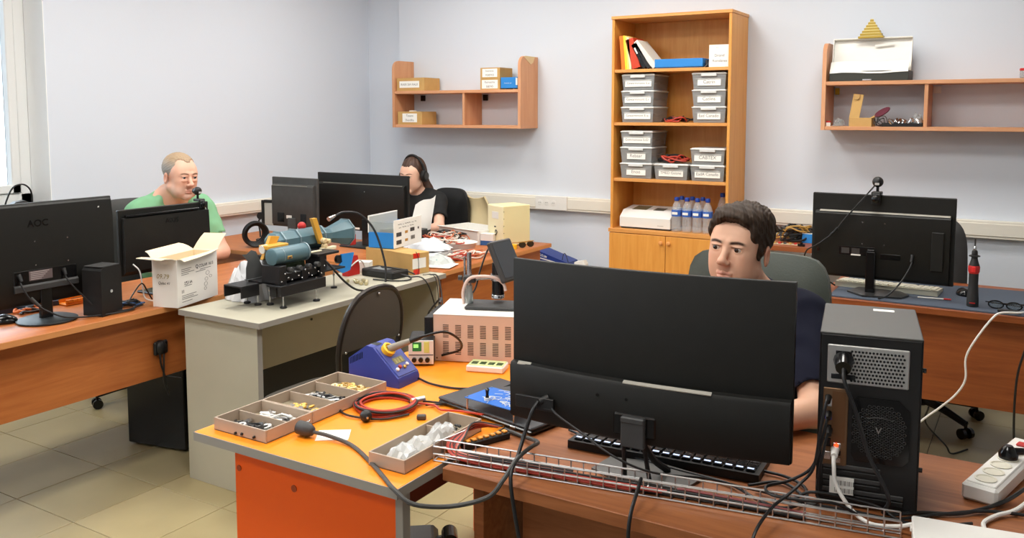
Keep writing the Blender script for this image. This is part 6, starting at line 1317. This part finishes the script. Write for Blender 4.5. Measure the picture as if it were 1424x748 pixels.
# wire cable basket along the front edge
A, B = Vector((-1.212, 1.632, .7508)), Vector((-.196, 1.795, .7508)); L_ = (B-A).length; an = math.atan2(B.y-A.y, B.x-A.x); wd, hh, rr = .046, .036, .0016
t = thing('cable_basket', 'long zinc wire cable basket along the front edge of the brown desk', 'cable tray', A, an)
for y, z in ((0, hh), (0, hh*.5), (0, rr), (wd/2, rr), (wd, rr), (wd, hh*.5), (wd, hh)): MB().cyl((0, y, z), (L_, y, z), rr*1.25, n=6).obj('rail', M_zinc, t)
hm = MB().tube([(0, 0, hh), (0, 0, rr+.004), (0, .004, rr), (0, wd-.004, rr), (0, wd, rr+.004), (0, wd, hh)], rr, 5, 0).use(M_zinc).mesh('hoop')
for k in range(35): ob = bpy.data.objects.new('hoop', hm); COL.objects.link(ob); ob.parent = t; ob.location = (L_*k/34, 0, 0)
MB().tube([(.0, wd, hh), (.02, wd+.06, hh), (.045, wd+.15, hh)], rr, 5, 4).obj('rail_end', M_zinc, t); MB().tube([(.0, 0, hh), (-.008, wd*.6, hh), (.0, wd, hh)], rr, 5, 4).obj('rail_end', M_zinc, t)
t = thing('wire_loom', 'bundle of red and black wires lying in the zinc basket', 'wires', A, an); rnd = random.Random(12)
for k in range(9):
    yo = .006+.004*k; zo = .007+.0035*(k % 3); end = .32+.07*rnd.random()*5
    MB().tube([(.055+.004*k, .21+.006*(k % 3), .022), (.035, .16, .03+.002*k), (.012+.003*k, .10, .03), (.012+.004*k, .05, .024), (.05, yo+.005, .014), (.12, yo, zo), (.25, yo+rnd.uniform(-.003, .003), zo), (end, yo, zo)], .0026, 6, 5).obj('wire', (M_redw, M_redw, M_cable)[k % 3] if k != 7 else mat('pink wire', (206, 130, 116), .5), t)
for k in range(3): MB().tube([(.4+.1*k, .012+.008*k, .006), (.6, .02+.006*k, .007+.004*k), (.85, .014+.009*k, .006)], .0042, 6, 4).obj('cable', (M_dark, M_black, mat('dark red wire', (120, 36, 36), .5))[k], t)
t = thing('terminal_strip', 'black terminal strip with orange terminals at the left end of the brown desk', 'terminal strip', (-1.165, 1.79, .7508), math.radians(68)); MB().box((-.07, .07), (-.012, .012), (0, .016), .002).obj('strip', M_black, t)
for k in range(7): MB().box((-.06+.019*k, -.049+.019*k), (-.007, .007), (.016, .021), .001).obj('terminal', mat('orange brass', (224, 150, 62), .4), t)
# computer tower
t = thing('computer_tower', 'black computer tower standing on the brown desk, rear panel and cables towards us', 'computer', (-.374, 1.876, .7508), math.radians(9.5)); tw, td, thh = .195, .30, .374
MB().box((0, tw), (.012, td), (.012, thh), .003).obj('case', M_black, t); MB().box((-.001, tw+.001), (.004, td), (thh-.003, thh+.001), .001).obj('top_panel', mat('satin grey steel', (76, 76, 74), .45, .2), t); MB().box((.0, tw), (.003, .013), (.008, thh-.003), .002).obj('rear_frame', M_black, t); MB().box((-.002, .0), (.004, td), (.012, thh), .0005).box((tw, tw+.002), (.004, td), (.012, thh), .0005).obj('side_panel', M_black, t)
MB().box((.105, .15), (td-.05, td-.03), (thh+.0008, thh+.0016), 0).obj('top_label', M_paper, t)
for x in (.02, .175):
    for y in (.03, .27): MB().cyl((x, y, 0), (x, y, .013), .012, n=12).obj('foot', M_black, t)
ps = MB().box((.014, .172), (.0, .005), (.268, .35), .002).obj('power_supply', mat('galvanised steel', (178, 178, 175), .4, .6), t)
hm = MB()
for r_ in range(9):
    for k in range(15):
        x = .062+.0069*k+(.00345 if r_ % 2 else 0); z = .276+.0078*r_
        if x < .168 and not (x < .075 and z > .3 and False): hm.cyl((x, -.0004, z), (x, .0002, z), .0027, n=6)
o_ = hm.obj('vent_holes', M_blackg, ps); o_['kind'] = 'stuff'
MB().box((.03, .062), (-.001, .001), (.30, .338), .001).obj('socket', M_blackg, ps)
MB().box((.022, .07), (-.0015, .001), (.277, .288), .001).obj('rocker_switch', M_blackg, ps)
io = MB().box((.008, .058), (.0, .005), (.088, .256), .0015).obj('io_shield', mat('tarnished brass plate', (120, 92, 66), .4, .6), t); MB().box((.026, .053), (-.0006, .001), (.14, .25), 0).obj('inner_plate', mat('brown metal plate', (112, 78, 50), .4, .5), io)
for k in range(5): MB().box((.013, .026), (-.002, .001), (.10+.029*k, .118+.029*k), .001).obj('port', (M_metal, M_blackg, M_blackg, mat('blue port', (50, 70, 160), .4), M_metal)[k], io)
for k in range(3): MB().box((.030, .046), (-.0015, .001), (.095+.016*k, .106+.016*k), .001).obj('port', (M_metal, M_blackg, M_metal)[k], io)
MB().sphere((.037, -.003, .134), .0045, 8).obj('led', mat('red light', (255, 70, 30), .3, emit=((255, 60, 20), 3.0)), io, label='glowing red light')
oc = [(.074, .105), (.066, .12), (.066, .232), (.076, .243), (.155, .243), (.177, .222), (.177, .118), (.165, .105)]; MB().prism(oc, 'y', -.001, .004).obj('fan_grille', M_blackg, t)
hm = MB()
for r_ in range(15):
    for k in range(12):
        x = .07+.0085*k+(.004 if r_ % 2 else 0); z = .112+.0087*r_
        if math.hypot(x-.12, z-.174) < .058: hm.tube([(x+.0034*math.cos(a), -.0014, z+.0034*math.sin(a)) for a in np.linspace(0, 2*math.pi, 7)[:-1]], .0006, 3, 0, True)
o_ = hm.obj('grille_mesh', M_dark, t); o_['kind'] = 'stuff'
text('V', .014, .014, plane_M((.118, -.0022, .176), (1, 0, 0), (0, 0, 1)), M_inkg, t, bold=.02); MB().tube([(.095, -.0018, .2), (.12, -.0018, .204), (.146, -.0018, .2)], .0008, 4, 3).obj('fan_mark', M_dark, t)
for k in range(6): MB().box((.012, .125 if k > 1 else .17), (.0, .0045), (.018+.013*k, .027+.013*k), .001).obj('slot_cover', M_dark if k % 2 else M_black, t)
lb = MB().box((.026, .074), (-.0048, -.002), (.03, .066), 0).obj('serial_label', M_paper, t); 
for k in range(2):
    for q in range(14): MB().box((.036+.0028*q, .036+.0028*q+(.0009, .0017, .0006)[q % 3]), (-.0053, -.0048), (.033+.016*k, .043+.016*k), 0).obj('barcode_bar', M_inkg, lb)
for z in (.1, .31): MB().cyl((tw+.001, .01, z), (tw+.009, .01, z), .005, n=10).obj('thumb_screw', M_blackg, t)
R9 = rotz(math.radians(9.5)); TW = Matrix.Translation((-.374, 1.876, .7508)) @ R9; tl = lambda *p: tuple(TW @ Vector(p))
def cable(label, pts, r, m=M_cable, name='cable', plug=None, n=8):
    o0 = Vector(pts[0]); t = thing(name, label, 'cable', o0); MB().tube([Vector(p)-o0 for p in pts], r, n, 6).obj('lead', m, t)
    for (p0, p1, rr_, pm) in (plug or []): MB().cyl(Vector(p0)-o0, Vector(p1)-o0, rr_, rr_*.75, 12).obj('plug', pm, t)
    return t
zt = .757
cable('thick black mains lead from the power supply of the tower down to the socket strip', [tl(.046, -.03, .31), tl(.05, -.05, .285), tl(.075, -.05, .22), tl(.1, -.05, .14), tl(.14, -.06, .06), (-.235, 1.86, .768), (-.17, 1.93, zt), (-.10, 1.97, zt), (-.03, 2.06, .762), (.02, 2.16, .775), (.07, 2.25, .80)], .0042, plug=[(tl(.046, -.002, .318), tl(.046, -.034, .31), .021, M_blackg)])
cable('white network cable with a white plug from the tower to the white box', [tl(.033, -.02, .118), tl(.034, -.034, .10), tl(.04, -.035, .06), tl(.07, -.05, .02), (-.255, 1.815, .76), (-.205, 1.82, .765), (-.175, 1.815, .78)], .0042, M_white, plug=[(tl(.035, -.001, .125), tl(.034, -.024, .118), .009, M_white)])
cable('black lead from the tower falling over the front edge of the brown desk', [tl(.018, -.003, .235), tl(.014, -.024, .225), tl(.004, -.032, .16), tl(-.006, -.034, .09), (-.398, 1.83, .805), (-.41, 1.77, .80), (-.425, 1.70, .796), (-.435, 1.62, .775), (-.437, 1.594, .72), (-.437, 1.588, .58)], .0033, plug=[(tl(.018, -.0, .236), tl(.018, -.018, .23), .007, M_black)])
cable('black lead from the middle port of the tower looping over the zinc basket', [tl(.02, -.003, .2), tl(.016, -.022, .185), tl(.004, -.03, .13), tl(-.012, -.03, .085), (-.425, 1.845, .80), (-.46, 1.80, .797), (-.44, 1.765, .796), (-.38, 1.772, .796), (-.32, 1.795, .794), (-.28, 1.83, .765)], .0033, plug=[(tl(.02, -.0, .201), tl(.02, -.018, .195), .007, M_black)])
cable('short black lead hugging the lower ports of the tower', [tl(.022, -.003, .165), tl(.018, -.02, .155), tl(.01, -.026, .11), tl(.002, -.02, .05), tl(.0, -.025, .0075), (-.44, 1.86, zt)], .003, plug=[(tl(.022, -.0, .166), tl(.022, -.018, .16), .007, M_black)])
cable('black cable running across the foot of the tower to the white box', [(-.50, 1.86, zt), (-.42, 1.845, .762), tl(-.01, -.03, .035), tl(.06, -.022, .03), tl(.12, -.022, .022), (-.20, 1.858, .76), (-.14, 1.88, zt), (-.08, 1.93, zt)], .0033)
cable('black cable looping on the brown desk between the keyboard and the tower', [(-.52, 1.875, zt), (-.46, 1.93, zt), (-.40, 1.875, zt-.001), (-.415, 1.80, .76), (-.47, 1.80, .76), (-.56, 1.86, zt), (-.68, 1.872, zt), (-.80, 1.89, zt), (-.92, 1.93, zt), (-1.02, 1.97, zt)], .0036)
cable('second black cable trailing from the keyboard across the brown desk to the tower', [(-.52, 1.97, zt), (-.46, 1.965, zt), (-.41, 1.93, zt), (-.385, 1.86, zt), (-.345, 1.855, zt), (-.30, 1.862, zt), (-.22, 1.868, zt), (-.14, 1.94, zt), (-.06, 2.0, zt+.002), (.02, 2.03, zt), (.1, 2.05, zt)], .0036)
cable('monitor lead from the port of the curved monitor over the edge of the brown desk', [(-.985, 1.742, .905), (-.99, 1.722, .885), (-1.0, 1.70, .83), (-.992, 1.66, .80), (-.975, 1.60, .775), (-.955, 1.585, .70), (-.935, 1.58, .62), (-.915, 1.58, .5)], .0046, plug=[((-.965, 1.757, .912), (-.982, 1.742, .905), .011, M_black)])
cable('thin black lead from the curved monitor lying across its stand foot to the right', [(-.955, 1.75, .898), (-.93, 1.735, .885), (-.86, 1.73, .855), (-.78, 1.725, .82), (-.70, 1.755, .79), (-.60, 1.82, .775), (-.52, 1.84, .765), (-.45, 1.85, .76)], .0026)
cable('black lead hanging down the front of the brown desk below the stand', [(-.70, 1.69, .80), (-.69, 1.65, .795), (-.685, 1.60, .76), (-.685, 1.588, .70), (-.68, 1.585, .6)], .0042)
# socket strip
t = thing('socket_strip', 'white socket strip with a red switch on the right of the brown desk', 'socket strip', (-.075, 2.055, .7508), math.radians(76)); MB().box((0, .37), (-.036, .036), (.0, .038), .006).obj('housing', M_white, t); MB().box((.01, .36), (-.03, .03), (.037, .041), .004).obj('top_face', M_white, t)
for k in range(5): s_ = MB().lathe([(.021, .0405), (.0225, .043), (.019, .0435), (.017, .0415), (.001, .0413)], Matrix.Translation((.042+.052*k, 0, 0)), 20).obj('socket', mat('ivory socket', (216, 212, 196), .45), t)
MB().box((.3, .325), (-.012, .012), (.041, .046), .002).obj('switch', M_red, t, label='red rocker switch')
MB().lathe([(.02, .0), (.021, .012), (.014, .024), (.008, .03)], frame((.20, 0, .0425), (0, 0, 1)), 16).cyl((.2, 0, .058), (.235, -.05, .062), .01, .006, 12).obj('inserted_plug', M_blackg, t)
cable('white mains lead of the socket strip curving to the right edge', [(.028, 2.40, .77), (.05, 2.32, .765), (.04, 2.2, .76), (.0, 2.05, .76), (-.04, 1.99, .758), (-.06, 1.94, .758), (-.05, 1.88, .762), (-.045, 1.845, .765)], .0045, M_white)
t = thing('junction_box', 'white plastic box at the lower right corner on the brown desk', 'box', (-.18, 1.822, .7508), math.radians(8)); MB().box((0, .26), (-.16, 0), (0, .036), .004).obj('base', M_white, t); MB().box((-.001, .261), (-.161, .001), (.034, .043), .003).obj('lid', M_white, t); MB().box((-.004, .0), (-.03, -.018), (.022, .03), .001).obj('clip', M_white, t)
# cables at the other monitors
a_ = lambda y, z, x=-3.372: (x, y, z)
cable('black power lead looping from the leftmost monitor to the desk', [(-3.378, 2.04, .94), (-3.36, 2.045, .905), (-3.33, 2.085, .84), (-3.30, 2.13, .78), (-3.29, 2.18, .762), (-3.27, 2.24, .757), (-3.30, 2.34, .757)], .0034, plug=[((-3.382, 2.039, .955), (-3.37, 2.041, .93), .009, M_black)])
cable('black video lead drooping across the foot of the leftmost monitor', [(-3.38, 1.86, .94), (-3.362, 1.86, .905), (-3.335, 1.89, .84), (-3.30, 1.97, .78), (-3.29, 2.06, .76), (-3.26, 2.15, .757), (-3.25, 2.25, .757), (-3.30, 2.30, .757)], .0034, plug=[((-3.384, 1.859, .955), (-3.368, 1.86, .93), .009, M_black), ((-3.345, 1.88, .865), (-3.325, 1.905, .828), .0065, M_dark)])
cable('thin white cord hanging from the monitor of the man in green', [(-3.478, 2.83, 1.13), (-3.47, 2.84, 1.05), (-3.47, 2.84, .93), (-3.46, 2.845, .80), (-3.45, 2.83, .757)], .002, M_white)
cable('white cord beside the left wall of the white box', [(-3.40, 2.37, .92), (-3.37, 2.38, .89), (-3.36, 2.385, .82), (-3.35, 2.39, .77), (-3.30, 2.41, .757)], .003, M_white)
cable('black cord bent up between the speaker and the white box', [(-3.36, 2.43, .757), (-3.35, 2.40, .80), (-3.345, 2.37, .84), (-3.35, 2.33, .80), (-3.34, 2.29, .757)], .003)
cable('arched black wire standing up on the window sill', [(-4.755, 2.55, 1.065), (-4.74, 2.56, 1.12), (-4.73, 2.59, 1.185), (-4.72, 2.64, 1.20), (-4.73, 2.685, 1.165), (-4.745, 2.70, 1.10), (-4.755, 2.69, 1.065)], .0045)
cable('black webcam lead crossing the back of the right hand monitor', [(-.632, 4.235, 1.255), (-.68, 4.215, 1.19), (-.75, 4.21, 1.10), (-.80, 4.205, 1.03), (-.87, 4.21, .97), (-.925, 4.23, .93), (-.93, 4.28, .85), (-.8, 4.3, .765)], .0034, plug=[((-.78, 4.206, 1.055), (-.815, 4.206, 1.015), .0065, M_black)])
cable('black lead from the right hand monitor down over the front of its desk', [(-.462, 4.225, .935), (-.465, 4.20, .90), (-.50, 4.17, .83), (-.545, 4.13, .775), (-.58, 4.10, .762)], .0038, plug=[((-.461, 4.23, .95), (-.464, 4.215, .92), .009, M_black)])
cable('long white cord hanging from the right desk down to the floor', [(.03, 4.17, .775), (-.03, 4.10, .765), (-.10, 4.055, .765), (-.135, 4.035, .735), (-.19, 4.03, .64), (-.22, 4.04, .56), (-.218, 4.04, .47), (-.25, 4.04, .40), (-.31, 4.04, .33), (-.38, 4.03, .26), (-.5, 4.0, .12), (-.62, 3.95, .01)], .0045, M_white)
cable('black cord hanging down the panel of the right desk at the edge of the picture', [(.03, 4.06, .77), (.01, 4.03, .68), (-.01, 4.03, .62), (-.032, 4.03, .5), (-.034, 4.05, .3), (-.02, 4.10, .1), (.0, 4.15, .01)], .0045)
cable('thin black cord on the floor under the right desk', [(-.36, 4.12, .30), (-.375, 4.2, .2), (-.30, 4.3, .08), (-.28, 4.4, .01), (-.22, 4.5, .008)], .004)
cable('black cable draped from the charger over the edge of the grey bench', [(-2.70, 3.44, .757), (-2.64, 3.46, .76), (-2.60, 3.47, .72), (-2.585, 3.5, .62), (-2.58, 3.53, .5), (-2.57, 3.5, .4)], .0035)
cable('black lead sagging from the back end of the grey bench to the beige unit', [(-2.66, 3.56, .757), (-2.61, 3.57, .74), (-2.50, 3.45, .60), (-2.3, 3.1, .56), (-2.05, 2.75, .64), (-1.9, 2.56, .74), (-1.82, 2.5, .80)], .0035)
cable('thin black wire hanging straight from the kraft box down the end of the grey bench', [(-2.68, 3.53, .757), (-2.61, 3.54, .75), (-2.595, 3.55, .6), (-2.60, 3.54, .45)], .002)
cable('black cable from the beige unit running up to the grey bench', [(-1.75, 2.40, .93), (-1.82, 2.5, .92), (-1.9, 2.55, .86), (-1.95, 2.6, .82), (-1.97, 2.62, .72), (-1.95, 2.6, .5)], .004)
cable('black lead sweeping from the soldering station over the orange bench', [(-1.63, 2.12, .757), (-1.56, 2.10, .755), (-1.47, 2.11, .754), (-1.40, 2.17, .754), (-1.36, 2.26, .754), (-1.42, 2.34, .754), (-1.40, 2.31, .754)], .0034)
cable('black wire from the coil end across the orange bench to the laptop', [(-1.46, 1.93, .757), (-1.40, 1.99, .756), (-1.36, 2.08, .756), (-1.30, 2.2, .78), (-1.22, 2.26, .757)], .003)
